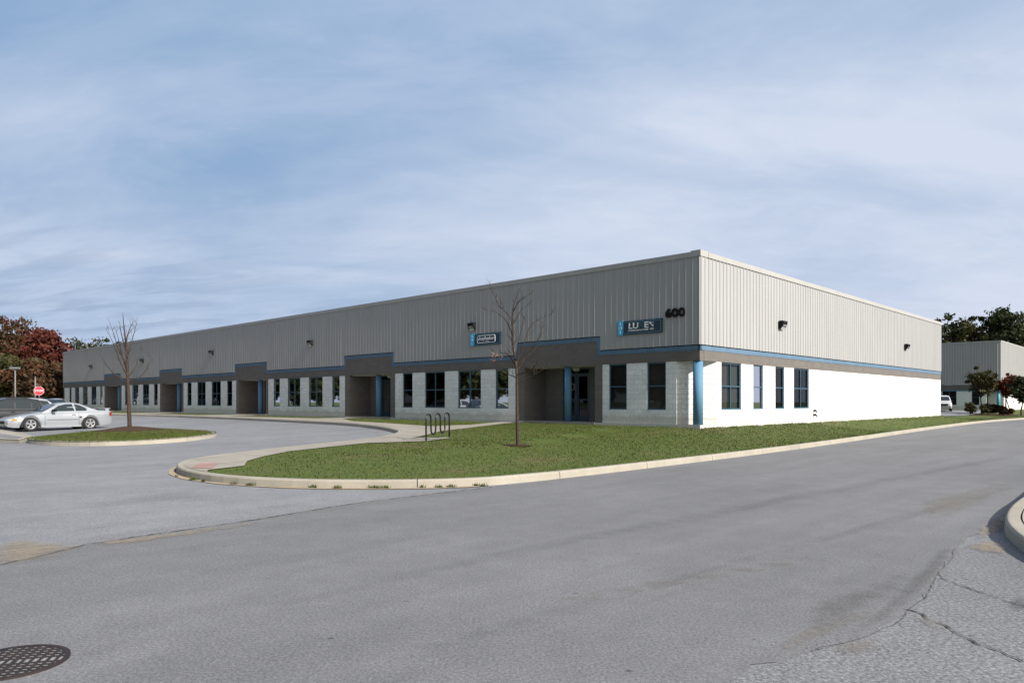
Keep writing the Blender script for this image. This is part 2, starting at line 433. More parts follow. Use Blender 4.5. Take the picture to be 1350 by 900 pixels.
# ================================================================== GROUND
kp = [G(-260, 545.2), G(60, 546.3), G(200, 548.6), G(300, 552.6), G(420, 558.6), G(470, 562), G(505, 566.5), G(524, 571), G(524, 574.5), G(505, 579.5), G(480, 583.6), G(400, 592.2), G(330, 600.3), G(270, 608), G(240, 614.5), G(229, 621), G(243, 629.5), G(300, 638), G(400, 643), G(480, 643.6), G(560, 643), G(640, 640.2), G(700, 634.5), G(760, 628.5), G(900, 611.5), G(1030, 595), G(1120, 582.2), G(1200, 570), G(1245, 563.5), G(1294, 557), G(1350, 552.6), G(1420, 549.3), G(1600, 545)]
kpath = smoothline(kp, 2)
KP = resample(kpath, .6)
kparr = np.array([(p.x, p.y) for p in KP])
LL, LR = -uL(84)*0+uL(84), uR(1240)
def bdist(x, y):   # distance outside the building footprint
    u = (Vector((x, y))-CN).dot(LD); v = (Vector((x, y))-CN).dot(RD)
    du = max(-u, 0, u-LL); dv = max(-v, 0, v-LR); return math.hypot(du, dv)
def kdist(x, y): return float(np.sqrt(((kparr-(x, y))**2).sum(1).min()))
def zpad(x, y):
    i = int(((kparr-(x, y))**2).sum(1).argmin()); d1 = max(0., kdist(x, y)-.1); d2 = bdist(x, y)
    zk = zg(KP[i].x, KP[i].y)+.135
    w1 = d1/(d1+d2+1e-3) if d2 < 14 else 0
    wa = sstep(1-(d2-6)/8) if d2 > 6 else 1.
    w = max(w1*wa, sstep(d1/13.))
    T = .5+.08*math.exp(-d2/5.)
    return zk+(T-zk)*w
pathpoly = [Vector((p.x, p.y)) for p in kpath]
pad = pathpoly+[Vector((230, 160)), Vector((120, 260)), Vector((-160, 260)), Vector((-170, 105))]
def inset(path, d):
    r = []
    for i, p in enumerate(path):
        a = path[max(i-1, 0)]; b = path[min(i+1, len(path)-1)]; dd = (b-a).normalized(); r.append(p+Vector((-dd.y, dd.x))*d)
    return r
padin = inset(pathpoly, .12)+pad[len(pathpoly):]
# base terrain to the horizon
mb = MB(); S_ = 1500
mb.face([(-S_, -S_, -.25), (S_, -S_, -.25), (S_, S_, -.25), (-S_, S_, -.25)])
struct(mb.obj('ground', M['lawn']))
# parking lot sheet
lot = [(-130, -25), (60, -25), (60, 60), (120, 112), (90, 190), (-170, 190), (-170, -25)]
sheet('parking_lot', lot, lambda x, y: zg(x, y)-.004, M['lot'], 2.0)
# main road strip
def rq(qv, v): return CN+NR*qv+RD*v      # q outward of end facade, v along it
seam = [G(668, 639.5), G(560, 652), G(450, 666), G(340, 685), G(240, 699), G(120, 717), G(0, 745)]
seam = [Vector(p) for p in seam]
ks = [p for p in KP if p.x > seam[0].x+.2 and qdist(p.x, p.y) > -6 and p.y < 75 and p.y < 12+p.x*3.2 and sdist(p.x,p.y) < 15.6]
rdir = (seam[-1]-seam[-3]).normalized()
left_edge = list(reversed(ks))+seam+[seam[-1]+rdir*6]
right_edge = [G(1290, 700), G(1262, 722), G(1238, 755), G(1215, 790), G(1180, 822), G(1120, 845), G(1072, 858)]
right_edge = smoothline(right_edge, 1)
r_far = [rq(12.2, v) for v in (45, 20, 5, -8)]
r_far = [p for p in r_far]
rr = [G(1350, 660)+Vector((.62, .75))*30, G(1350, 660)+Vector((.62, .75))*3, G(1350, 660)]
def jl(pts, a=.04):
    q = resample(pts, .15); return [p+Vector((random.uniform(-a, a), random.uniform(-a, a))) for p in q]
bottom = [G(1072, 858), G(960, 866), G(820, 873), G(600, 882), G(300, 905), G(100, 930)]
roadpoly = [seam[-1]+rdir*1.0]+[Vector(p) for p in reversed(seam)]+sorted(ks, key=lambda p: p.y)+[Vector((70, 66)), Vector((40, 45))]+rr[:]+jl(right_edge)+jl([G(1072, 858), G(1040, 872), G(990, 878), G(960, 900)], .03)+[Vector((1.0, 1.5)), Vector((-4, 1.5)), Vector((-9, 0))]
sheet('road', roadpoly, lambda x, y: zg(x, y)+.002, M['road'], 1.2)
# old driveway at the lower right and foreground
old = jl([G(1262, 722), G(1238, 755), G(1215, 790), G(1180, 822), G(1120, 845), G(1072, 858), G(1040, 872), G(990, 878), G(960, 900)], .035)+[Vector((1.0, 1.5)), Vector((14, 2)), Vector((14, 9.5)), G(1350, 705)]
sheet('driveway', [Vector(p) for p in old], lambda x, y: zg(x, y)+.0, M['old'], .8)
zs = lambda d: (lambda x, y: zg(x, y)+d)
ribbon('asphalt_seam', [G(668, 639.5)]+seam[1:], .028, zs(.006), M['crack'], .012, .7)
ribbon('asphalt_crack', [G(1238, 762), G(1262, 771), G(1290, 781), G(1318, 790), G(1350, 800), G(1380, 808)], .013, zs(.008), M['crack'], .022, .8)
ribbon('asphalt_crack', [G(1195, 803), G(1220, 810), G(1238, 822), G(1262, 834), G(1290, 845), G(1320, 860), G(1345, 873)], .013, zs(.008), M['crack'], .022, .8)
def stain(name, pts, m, d, step=.15, it=2):
    return sheet(name, smoothline([G(*p) for p in pts], it, True), zs(d), M[m], step, weight=True)
stain('sand_patch', [(-60, 722), (40, 704), (110, 710), (150, 718), (95, 738), (40, 750), (-70, 755)], 'sandstain', .010)
stain('sand_patch', [(100, 714), (170, 708), (260, 697), (350, 684), (356, 690), (280, 704), (190, 717), (120, 726)], 'sandstain', .010)
stain('sand_patch', [(1255, 720), (1290, 710), (1330, 712), (1350, 735), (1290, 730), (1262, 726)], 'sandstain', .012, .08)
stain('sand_patch', [(1270, 705), (1310, 680), (1350, 655), (1360, 665), (1330, 700), (1300, 716)], 'sandstain', .012, .08)
stain('sand_patch', [(1078, 850), (1120, 835), (1160, 838), (1190, 858), (1150, 872), (1090, 866)], 'palestain', .012, .06)
stain('sand_patch', [(1192, 806), (1225, 812), (1270, 838), (1310, 860), (1290, 862), (1240, 835), (1200, 820)], 'palestain', .012, .06)
stain('dark_patch', [(1070, 856), (1130, 820), (1190, 770), (1240, 715), (1268, 722), (1235, 770), (1190, 815), (1120, 845)], 'darkstain', .012, .06)  # dirt line along the driveway edge
stain('dark_patch', [(1040, 790), (1130, 770), (1200, 735), (1240, 725), (1200, 790), (1120, 830), (1040, 860)], 'darkstain', .009, .1)  # wider dirt band beside the driveway
stain('dark_patch', [(1302, 690), (1318, 676), (1328, 690), (1330, 712), (1345, 726), (1318, 716)], 'darkstain', .014, .04)  # darker patch at the foot of the corner kerb
stain('dark_patch', [(1325, 792), (1350, 776), (1370, 800), (1350, 812), (1320, 800)], 'darkstain', .012, .04)  # small darker patch at the right picture edge
stain('pale_patch', [(1000, 850), (1080, 815), (1180, 790), (1200, 800), (1110, 835), (1040, 870)], 'palestain', .007, .1)
stain('pale_patch', [(1180, 660), (1260, 645), (1350, 620), (1350, 650), (1270, 690), (1200, 690)], 'palestain', .007, .2)
stain('sand_patch', [(120, 566), (160, 562), (190, 563), (150, 568)], 'sandstain', .012, .3)
stain('tyre_mark', [(300, 800), (600, 735), (900, 678), (1200, 622), (1340, 598), (1345, 603), (1200, 632), (900, 692), (600, 752), (300, 822)], 'tyremark', .006, .25)
stain('tyre_mark', [(500, 860), (800, 780), (1100, 700), (1345, 636), (1348, 643), (1100, 714), (800, 800), (500, 885)], 'tyremark', .006, .25)
stain('tyre_mark', [(60, 670), (250, 640), (330, 660), (420, 668), (330, 676), (240, 660), (70, 684)], 'tyremark', .006, .25)
stain('pale_patch', [(700, 790), (900, 755), (1100, 725), (1110, 740), (900, 775), (700, 812)], 'palestain', .008, .25)
ribbon('asphalt_crack', [G(1262, 723), G(1238, 756), G(1215, 791), G(1180, 823), G(1120, 846), G(1072, 859)], .004, zs(.007), M['crack'], .012, .8)
gr_ = random.Random(12); V = []; Fc = []
for k in range(260):
    z_ = gr_.random()
    if z_ < .5: px, py = gr_.gauss(1300, 22), gr_.gauss(714, 8)
    elif z_ < .8: px, py = gr_.gauss(1120, 40), gr_.gauss(852, 9)
    else: px, py = gr_.uniform(980, 1240), gr_.uniform(700, 860)
    p = G(px, py); r = gr_.uniform(.002, .007); i0 = len(V)
    for (a, b, c) in ((1, 0, 0), (-1, 0, 0), (0, 1, 0), (0, -1, 0), (0, 0, 1)): V.append((p.x+a*r*gr_.uniform(.7, 1.3), p.y+b*r*gr_.uniform(.7, 1.3), .006+c*r))
    Fc += [(i0, i0+2, i0+4), (i0+2, i0+1, i0+4), (i0+1, i0+3, i0+4), (i0+3, i0, i0+4)]
me = bpy.data.meshes.new('gravel'); me.from_pydata(V, [], Fc); me.materials.append(M['old']); o = bpy.data.objects.new('gravel', me); COL.objects.link(o); o['kind'] = 'stuff'; o['label'] = 'loose gravel scattered along the old driveway edge'; o['category'] = 'gravel'
# walks, lawn
walk1 = [G(274, 622.5, .1), G(322, 616, .12), G(326, 610, .12), G(349, 603.4, .13), G(381, 596.4, .14), G(429, 590.7, .15), G(483, 585.6, .15), G(562.6, 585.3, .16), G(597.6, 580.3, .17), G(545, 578.2, .17), G(556, 575.9, .17), G(581.7, 569.4, .17), G(620, 564.8, .18), G(664, 560.0, .18), G(721, 556.8, .19)]
uE1 = (uL(691.7), uL(784.5))
P_ = lambda u, s: CN+LD*u+NL*s
walk1 += [P_(uE1[0]-1.6, .02), P_(uE1[0], .02), P_(uE1[0]+.5, .4)]
walk1 += [G(680, 554.8, .19), G(620, 559.6, .18), G(566, 561.2, .17), G(524.4, 557.8, .16), G(464, 553.6, .16)]
w1u = (P_(0, 0)-P_(0, 0)).x
walk1 += [P_(uL(461), 1.0), P_(uL(461), .02), P_(uL(515)-0, .02)][0:0]
uE2 = (uL(515), uL(461))
walk1 += [P_(uE2[1]-1.2, 1.3), P_(uE2[1]-1.2, .02), P_(uE2[1]+.3, .02), P_(uE2[1]+.3, 2.2)]
uE = [uE2, (uL(350.7), uL(314.6)), (uL(240), uL(213.9)), (uL(159.6), uL(139))]
for (a, b) in uE[1:]:
    walk1 += [P_(a-.2, 3.0), P_(a-.2, .02), P_(b+.2, .02), P_(b+.2, 3.0)]
walk1 += [P_(LL+4, 3.1), P_(LL+40, 3.3)]
kin = inset(pathpoly, .155)
tipi = min(range(len(kin)), key=lambda i: (kin[i]-G(262, 632)).length)
kw = kin[:tipi+1]
walkpoly = walk1+kw
zp = lambda x, y: zpad(x, y)
sheet('path', walkpoly, lambda x, y: zpad(x, y)+.022, M['walk'], .6)
far_drive = [P_(-200, 0)]  # placeholder
fd = [Vector(((px-CX)/F*d, d)) for px, d in ((1190, 61), (1225, 63), (1245, 65), (1272, 69), (1290, 75), (1302, 88), (1190, 90))]
sheet('lawn', padin, zp, M['lawn'], 1.25)
sheet('far_parking_lot', fd, lambda x, y: zpad(x, y)+.03, M['lot'], 2.)
tp = [G(252, 617.5, .15), G(262, 610.5, .15), G(287, 611, .15), G(281, 617.5, .15)]
sheet('tactile_paving', tp, lambda x, y: zpad(x, y)+.028, M['pink'], .3)
kerb('lawn_kerb', kpath, 1)
# sandy gutter line outside the kerb
gi = [i for i, p in enumerate(pathpoly) if (p-G(229, 621)).length < .3]
g0 = min(range(len(pathpoly)), key=lambda i: (pathpoly[i]-G(262, 609)).length); g1 = min(range(len(pathpoly)), key=lambda i: (pathpoly[i]-G(640, 640)).length)
ribbon('gutter', inset(pathpoly, -.09)[g0:g1], .15, zs(.008), M['sand'], .0, .35)
# island with the bare tree
isl = smoothline([G(30, 583.5), G(60, 586.8), G(111, 588), G(165, 586.8), G(220, 583.8), G(262, 580), G(287, 575.6), G(283, 573), G(262, 571.2), G(213, 569.2), G(176, 568.2), G(140, 570.5), G(90, 576), G(48, 580)], 2, True)
def zisl(x, y): return zg(x, y)+.14
def polydist(p, poly): return min(segd(p, a, b) for a, b in zip(poly, poly[1:]+poly[:1]))
T2 = G(171, 569, .14)
def zislm(x, y):
    r = (Vector((x, y))-T2).length; return zisl(x, y)+.05*sstep(polydist(Vector((x, y)), isl)/1.)+.16*sstep(1-r/1.6)
area = sum(a.x*b.y-b.x*a.y for a, b in zip(isl, isl[1:]+isl[:1]))
kerb('island_kerb', isl, 1 if area > 0 else -1, True)
sheet('island_lawn', isl, zislm, M['lawn'], .4)
mul = [T2+Vector((1.35*math.cos(a)*random.uniform(.85, 1.1), 1.35*math.sin(a)*random.uniform(.85, 1.1))) for a in np.linspace(0, 6.28, 25)[:-1]]
sheet('mulch_bed', mul, lambda x, y: zislm(x, y)+.02, M['mulch'], .2)
T1 = G(682.6, 590.5, .2)
mul = [T1+Vector((.42*math.cos(a)*random.uniform(.6, 1.2), .42*math.sin(a)*random.uniform(.7, 1.15))) for a in np.linspace(0, 6.28, 25)[:-1]]
sheet('mulch_bed', mul, lambda x, y: zpad(x, y)+.025, M['mulch'], .15)
# far left apron
ap = [G(-120, 572.2), G(0, 569.5), G(30, 574.5), G(44, 579), G(25, 584.3), G(0, 583), G(-130, 577)]
sheet('parking_apron', ap, lambda x, y: zg(x, y)+.13, M['kerb'], 1.)
inner = [G(-120, 573.6, .13), G(0, 571.2, .13), G(26, 575.3, .13), G(34, 577, .13), G(18, 578.2, .13), G(-5, 576, .13), G(-130, 572.8, .13)]
sheet('parking_apron_fill', inner[:6], lambda x, y: zg(x, y)+.136, M['old'], 1.)
ara = sum(a.x*b.y-b.x*a.y for a, b in zip(ap, ap[1:]+ap[:1]))
kerb('apron_kerb', ap, 1 if ara > 0 else -1, True, h=.135)
# near right corner
rk = smoothline([G(1350, 664)+Vector((.62, .72))*25, G(1350, 664)+Vector((.62, .72))*3, G(1352, 663), G(1333, 676), G(1322.5, 692), G(1326, 708), G(1352, 731), G(1400, 756), G(1500, 790)], 3)
kerb('corner_kerb', rk, -1 if False else 1, h=.15, w=.17)
ck = inset(rk, .16); a_ = (ck[-1]-ck[0])
fill = ck+[Vector((14, 6)), Vector((40, 30))]
sheet('corner_paving', inset(rk, .19)+[Vector((14, 6)), Vector((40, 30))], lambda x, y: zg(x, y)+.143, M['kerb'], 1.)
# ================================================================== MAIN BUILDING
FL = (CN, LD, NL); FR = (CN, RD, NR)
def wl(p): return Vector((CN.x, CN.y, SL))
B = thing('warehouse', 'long grey metal clad warehouse over white block base with blue trim and five recessed entrances', 'building', (CN.x, CN.y, SL))
ZT, ZCB, ZB1, ZB0, ZBB, ZS = 7.47, 3.79, 3.79, 3.61, 3.2, 1.26
TH = .3
# entrances: px of (gray left outer, recess left, recess right, gray right outer, step left, step right, column l, column r)
ENT = [(681, 691.7, 784.5, 794.3, 682.5, 792, 739, 748.7), (455, 461, 515, 521, 454.3, 519.8, 490.5, 498), (311.6, 314.6, 350.7, 353.7, 310.2, 352.8, 335.4, 342), (211, 213.9, 240, 242, 210.7, 240.9, 229.2, 234.6), (137.8, 139.2, 159.2, 160.4, 137.8, 159.8, 152, 155.6)]
ENT = [tuple(uL(p) for p in e) for e in ENT]
WIN = [(852.9, 877.8, 1), (802.7, 826.2, 1), (653, 670.2, 1), (603.5, 634, 2), (560, 586.5, 2), (530.8, 543.8, 1),
       (437.4, 447.7, 1), (406.8, 425.2, 2), (379, 395.8, 2), (360.5, 368.8, 1),
       (299, 306, 1), (278.7, 291, 2), (259.9, 271, 2), (246.6, 252.4, 1),
       (202.7, 207.8, 1), (188, 196.4, 2), (174, 182.2, 2), (164.4, 168, 1),
       (131.6, 135.1, 1), (120.2, 127, 2), (108.7, 115.5, 2), (98.4, 104.2, 2), (91.3, 94.2, 1)]
WIN = sorted([(uL(b), uL(a), n) for a, b, n in WIN])
print('entr', [tuple(round(x, 2) for x in e) for e in ENT]); print('win', [(round(a, 2), round(b-a, 2)) for a, b, n in WIN])
CH = 1.04
# solid spans of white wall (left facade): from chamfer to far end, cut by entrances
ents = sorted([(e[3], e[2], e[1], e[0]) for e in ENT])   # outer near, recess near, recess far, outer far
spans = []; cur = CH
for e in ents: spans.append((cur, e[0])); cur = e[3]
spans.append((cur, LL-.35))
wm = MB(FL); gm = MB(FL); tm = MB(FL)
def wallrow(mb, a, b, wins):
    mb.box(a, b, -TH, 0, SL-.0, ZS)
    xs = a
    for (w0, w1, n) in wins:
        mb.box(xs, w0, -TH, 0, ZS, ZBB); xs = w1
    mb.box(xs, b, -TH, 0, ZS, ZBB)
for (a, b) in spans:
    wm = MB(FL); wallrow(wm, a, b, [w for w in WIN if a < w[0] < b]); wm.obj('white_wall', M['white'], B)
# grey: entrance piers, band, step panels, recess walls
RDp = 1.55
rs = MB(FL)
for (o1, r1, r2, o2) in ents:
    gm.box(o1, r1, -TH, .012, SL, ZBB); gm.box(r2, o2, -TH, .012, SL, ZBB)
    gm.box(r1, r1-.2, -RDp, -TH, SL, ZBB); gm.box(r2, r2+.2, -RDp, -TH, SL, ZBB)
    rs = MB(FL); rs.box(r1-.0, r2+.0, -RDp-.3, -.2, ZBB-.02, ZBB+.1); rs.obj('soffit', M['soffit'], B)
gm.box(LL-.35, LL, -TH, .012, SL, ZBB)
cur = 0
steps = [(e[5], e[4]) for e in ENT]; steps.sort()
for (s0, s1) in steps:
    gm.box(cur, s0, -TH, .014, ZBB, ZB0); gm.box(s0, s1, -TH, .014, ZBB, 4.22); cur = s1
gm.box(cur, LL, -TH, .014, ZBB, ZB0)
gm.obj('grey_block_wall', M['gray'], B)
cur = -.03
for (s0, s1) in steps:
    tm.box(cur, s0, -.1, .03, ZB0, ZB1); tm.box(s0, s0+.18, -.1, .03, ZB0, 4.22); tm.box(s1-.18, s1, -.1, .03, ZB0, 4.22)
    tm.box(s0, s1, -.1, .03, 4.22, 4.40)
    cur = s1
tm.box(cur, LL+.03, -.1, .03, ZB0, ZB1)
tm.obj('blue_trim', M['blue'], B)
# right facade
RWIN = [(951, 977.1, 2), (993, 1006, 1), (1022.2, 1034, 1), (1046.6, 1066.4, 2)]
RWIN = [(uR(a), uR(b), n) for a, b, n in RWIN]; print('rwin', [(round(a, 2), round(b-a, 2)) for a, b, n in RWIN], 'LL', LL, 'LR', LR)
wm = MB(FR); wallrow(wm, 1.33, LR, RWIN); wm.obj('white_wall', M['white'], B)
gm = MB(FR); gm.box(TH+.002, LR, -TH, .014, ZBB, ZB0); gm.obj('grey_block_wall', M['gray'], B)
gm = MB(FR); gm.box(.1, LR+.03, -.1, .03, ZB0, ZB1); gm.box(-.03, .1, -.09, .03, ZB0, ZB1); 
tmr = gm.obj('blue_trim', M['blue'], B)
# chamfered corner: one diagonal wall of split-face block
a = CN+LD*CH; b = CN+RD*1.33; d = (b-a).normalized(); n = Vector((d.y, -d.x))
if n.y > 0: n = -n
cm = MB((a, d, n)); cm.box(0, (b-a).length, -.25, -.002, SL, ZBB-.002)
M['split'] = block('white_split_block', (.70, .695, .67), (.48, .48, .46), face=.6, var=.04, bumpd=.03)
cm.obj('corner_wall', M['split'], B)
sf = MB(); zz = ZBB-.015
sf.face([(*(CN+(-NL)*.02+(-NR)*.02), zz), (*(CN+LD*1.5), zz), (*(CN+LD*1.5+RD*1.5), zz), (*(CN+RD*1.5), zz)]); sf.obj('soffit', M['soffit'], B)
# slab / foundation
fo = MB(FL); 
fo.box(-.012, LL, -LR, .02, SL-.5, SL-.003); fo.obj('foundation', M['slab'], B)
fo = MB(FL)
for (o1, r1, r2, o2) in ents: 
    fo = MB(FL); fo.box(r1, r2, -RDp-.2, .05, SL-.3, SL+.004); fo.obj('entrance_slab', M['walk'], B)
# cladding with ribs
def cladding(mb, segs, z1, w=.045):
    for (a, b, z0) in segs:
        x = a; prof = [(a, w)]
        k = math.ceil(a/.3)*.3
        while k < b-.03:
            if k > a+.03:
                prof += [(k-.036, w), (k-.017, w+.032), (k+.017, w+.032), (k+.036, w)]
            k += .3
        prof.append((b, w))
        for (u0, w0), (u1, w1) in zip(prof, prof[1:]):
            mb.face([(u0, w0, z0), (u1, w1, z0), (u1, w1, z1), (u0, w0, z1)])
        # underside and back
        mb.face([(a, w, z0), (b, w, z0), (b, -.05, z0), (a, -.05, z0)])
        mb.face([(a, w, z0), (a, w, z1), (a, -.05, z1), (a, -.05, z0)]); mb.face([(b, w, z0), (b, w, z1), (b, -.05, z1), (b, -.05, z0)])
cl = MB(FL); segs = []; cur = -.045
for (s0, s1) in steps: segs += [(cur, s0, 3.83), (s0, s1, 4.44)]; cur = s1
segs.append((cur, LL, 3.83))
cladding(cl, segs, 7.3); cl.obj('metal_wall', M['clad'], B, fixn=False)
cl = MB(FR); cladding(cl, [(-.045, LR, 3.83)], 7.3); cl.obj('metal_wall', M['clad'], B, fixn=False)
cl = MB(FL); cl.box(LL-.002, LL+.03, -LR, .05, ZBB, 7.3)
cl.box(0.3, LL, -LR-.02, -LR, SL, 7.3); cl.obj('rear_wall', M['clad'], B)
cp = MB(FL); cp.box(-.08, .35, -.5, .1, 7.26, 7.5); cp.box(.35, LL+.06, -.5, .095, 7.26, 7.46); cp.box(-.02, LL+.06, -LR-.06, -LR+.4, 7.26, 7.46); cp.box(LL-.4, LL+.06, -LR, -.5, 7.262, 7.458)
cp.obj('parapet_cap', M['cap'], B)
cp = MB(FR); cp.box(.5, LR+.06, -.5, .095, 7.258, 7.462); cp.obj('parapet_cap', M['cap'], B)
rf = MB(FL); rf.box(.1, LL-.1, -LR+.1, -.1, 6.95, 7.1); rf.obj('roof', M['roofm'], B)
# dark rooms behind
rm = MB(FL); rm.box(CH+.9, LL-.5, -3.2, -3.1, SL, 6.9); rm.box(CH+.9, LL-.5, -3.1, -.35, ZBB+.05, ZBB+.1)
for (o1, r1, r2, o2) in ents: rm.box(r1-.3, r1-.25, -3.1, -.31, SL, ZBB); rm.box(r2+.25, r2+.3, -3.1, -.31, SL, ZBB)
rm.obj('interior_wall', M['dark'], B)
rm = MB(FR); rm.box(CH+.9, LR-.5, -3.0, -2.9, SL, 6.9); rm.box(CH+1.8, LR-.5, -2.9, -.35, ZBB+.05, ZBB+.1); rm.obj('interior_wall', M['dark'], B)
def window(fr, u0, u1, n, parent, blind=False, z0=ZS, z1=ZBB, mids=True):
    f = MB(fr); t_ = .055; w0, w1 = -.12, -.045
    f.box(u0, u0+t_, w0, w1, z0, z1); f.box(u1-t_, u1, w0, w1, z0, z1)
    f.box(u0+t_, u1-t_, w0, w1, z0, z0+t_); f.box(u0+t_, u1-t_, w0, w1, z1-t_, z1)
    zm = z0+(z1-z0)*.5; f.box(u0+t_, u1-t_, w0, w1-.004, zm-t_*.45, zm+t_*.45)
    if n == 2:
        um = (u0+u1)/2; f.box(um-t_*.45, um+t_*.45, w0, w1+.002, z0+t_, z1-t_)
    fo_ = f.obj('window', M['frame'], parent)
    g = MB(fr); g.face([(u0+.02, -.085, z0+.02), (u1-.02, -.085, z0+.02), (u1-.02, -.085, z1-.02), (u0+.02, -.085, z1-.02)])
    g.obj('pane', M['glass'], fo_)
    if blind:
        b = MB(fr)
        k = u0+.03
        zb_ = z0+.03 if blind == 1 else z0+.03
        while k < u1-.03:
            b.face([(k, -.21, zb_), (k+.085, -.17, zb_), (k+.085, -.17, z1-.03), (k, -.21, z1-.03)]); k += .087
        b.obj('blind', M['blindp'], fo_)
    s = MB(fr); s.box(u0, u1, -.045, .006, z0-.0, z0+.02); s.obj('sill', M['frame'], fo_)
M['blindp'] = mat('blind_vane', (.36, .34, .29), .8)
for i, (a, b, n) in enumerate(WIN): window(FL, a, b, n, B, blind=(1 if i in (0, 1, 2, 3) else 0))
for i, (a, b, n) in enumerate(RWIN): window(FR, a, b, n, B, blind=(1 if i == 0 else 0))
# entrance interiors: back wall, doors, column, ceiling light
for i, e in enumerate(ENT):
    r2, r1 = e[1], e[2]; Wd = r2-r1
    pier = (r1+.62*0+Wd*.0, 0)
    dA0, dA1 = r1+.02, r1+Wd*.21          # nearest door bay
    dB0, dB1 = r1+Wd*.36, r2-Wd*.26       # bay behind the column
    g = MB(FL); g.box(dA1, dB0, -RDp-.2, -RDp, SL+.004, ZBB-.02); g.obj('recess_wall', M['gray'], B); g = MB(FL); g.box(dB1, r2, -RDp-.2, -RDp, SL+.004, ZBB-.02)
    g.obj('recess_wall', M['gray'], B)
    for (d0, d1, nleaf) in ((dA0, dA1, 1), (dB0, dB1, 2)):
        f = MB(FL); t_ = .06; w0, w1 = -RDp-.15, -RDp-.03; z1 = ZBB-.025; zt_ = SL+2.2
        f.box(d0, d0+t_, w0, w1, SL+.004, z1); f.box(d1-t_, d1, w0, w1, SL+.004, z1); f.box(d0+t_, d1-t_, w0, w1, z1-t_, z1); f.box(d0+t_, d1-t_, w0, w1, zt_, zt_+t_)
        f.box(d0+t_, d1-t_, w0, w1, SL+.004, SL+.02)
        cols = [d0+t_, d1-t_] if nleaf == 1 else [d0+t_, (d0+d1)/2-.03, (d0+d1)/2+.03, d1-t_]
        if nleaf == 2: f.box(cols[1], cols[2], w0, w1, SL+.02, z1-t_)
        fr_ = f.obj('door_frame', M['doorpaint'], B)
        p = MB(FL); p.face([(d0+.03, -RDp-.1, zt_+.03), (d1-.03, -RDp-.1, zt_+.03), (d1-.03, -RDp-.1, z1-.03), (d0+.03, -RDp-.1, z1-.03)]); p.obj('transom_pane', M['glass'], fr_)
        for c0, c1 in zip(cols[::2], cols[1::2]):
            dm = MB(FL); s_ = .09
            dm.box(c0, c0+s_, w0+.03, w1-.02, SL+.03, zt_); dm.box(c1-s_, c1, w0+.03, w1-.02, SL+.03, zt_); dm.box(c0+s_, c1-s_, w0+.03, w1-.02, SL+.03, SL+.25); dm.box(c0+s_, c1-s_, w0+.03, w1-.02, zt_-s_, zt_)
            dm.box(c0+s_, c1-s_, w0+.035, w1-.03, SL+.98, SL+1.04)
            dr = dm.obj('door', M['doorpaint'], B)
            gp = MB(FL); gp.face([(c0+.05, -RDp-.09, SL+.1), (c1-.05, -RDp-.09, SL+.1), (c1-.05, -RDp-.09, zt_-.03), (c0+.05, -RDp-.09, zt_-.03)]); gp.obj('door_pane', M['glassdark'], dr)
            h = MB(FL); h.tube([Vector((c1-.045, -RDp-.02, SL+.9)), Vector((c1-.045, -RDp+.04, SL+.92)), Vector((c1-.045, -RDp+.04, SL+1.2)), Vector((c1-.045, -RDp-.02, SL+1.22))], .012, 6); h.obj('door_handle', M['galv'], dr)
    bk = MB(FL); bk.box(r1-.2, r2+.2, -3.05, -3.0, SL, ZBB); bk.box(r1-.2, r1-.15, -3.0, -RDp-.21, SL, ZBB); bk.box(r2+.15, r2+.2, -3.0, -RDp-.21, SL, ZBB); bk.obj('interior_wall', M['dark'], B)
    uc = (e[6]+e[7])/2
    c = MB(FL); c.tube([Vector((uc, -.28, SL+.004)), Vector((uc, -.28, ZBB-.02))], .165, 24); c.obj('column', M['bluecol'], B)
    if i < 2:
        l = MB(FL); ul = uL(755 if i == 0 else 505)+.5; l.tube([Vector((ul, -.9, ZBB-.02)), Vector((ul, -.9, ZBB-.16)), Vector((ul, -.9, ZBB-.2))], [.17, .17, .1], 14); l.obj('ceiling_light', M['soffit'], B)
# wreath in the first entrance glass
e = ENT[0]; uw = uL(733)+.35
wr = MB(FL); pts = [Vector((uw+.15*math.cos(a), -RDp-.06, SL+1.62+.15*math.sin(a))) for a in np.linspace(0, 2*math.pi, 19)]
wr.tube(pts, .03, 6, cap=False); wo = wr.obj('door_wreath', mat('wreath', (.35, .2, .15), .9)); tag(wo, 'small round wreath hanging on the glass of the nearest entrance', 'wreath')
pc = CN-NL*.2-NR*.2
cc = MB(); cc.tube([(pc.x, pc.y, SL), (pc.x, pc.y, ZBB-.016)], .195, 32); cc.obj('corner_column', M['bluecol'], B)
# ------------------------------------------------------------------ signs & lights
def textobj(txt, size, o3, xd, yd, nd, m, parent, ext=.01, off=0., name='lettering', sx=1., align='CENTER'):
    cu = bpy.data.curves.new('tmp', 'FONT'); cu.body = txt; cu.size = size; cu.extrude = ext; cu.offset = off
    cu.align_x = align; cu.align_y = 'CENTER'; cu.resolution_u = 4
    to = bpy.data.objects.new('tmp', cu); COL.objects.link(to)
    bpy.context.view_layer.update()
    me = bpy.data.meshes.new_from_object(to.evaluated_get(bpy.context.evaluated_depsgraph_get()))
    bpy.data.objects.remove(to)
    for v in me.vertices:
        c = v.co; v.co = Vector(o3)+Vector(xd)*c.x*sx+Vector(yd)*c.y+Vector(nd)*(c.z)
    me.materials.clear(); me.materials.append(m); me.name = name
    o = bpy.data.objects.new(name, me); COL.objects.link(o); o.parent = parent
    if parent is not None and parent.type == 'EMPTY': o.matrix_parent_inverse = Matrix.Translation(-parent.location)
    return o
X3 = Vector((-LD.x, -LD.y, 0)); Z3 = Vector((0, 0, 1)); N3 = Vector((NL.x, NL.y, 0))
def LP(u, w, z): q = CN+LD*u+NL*w; return Vector((q.x, q.y, z))
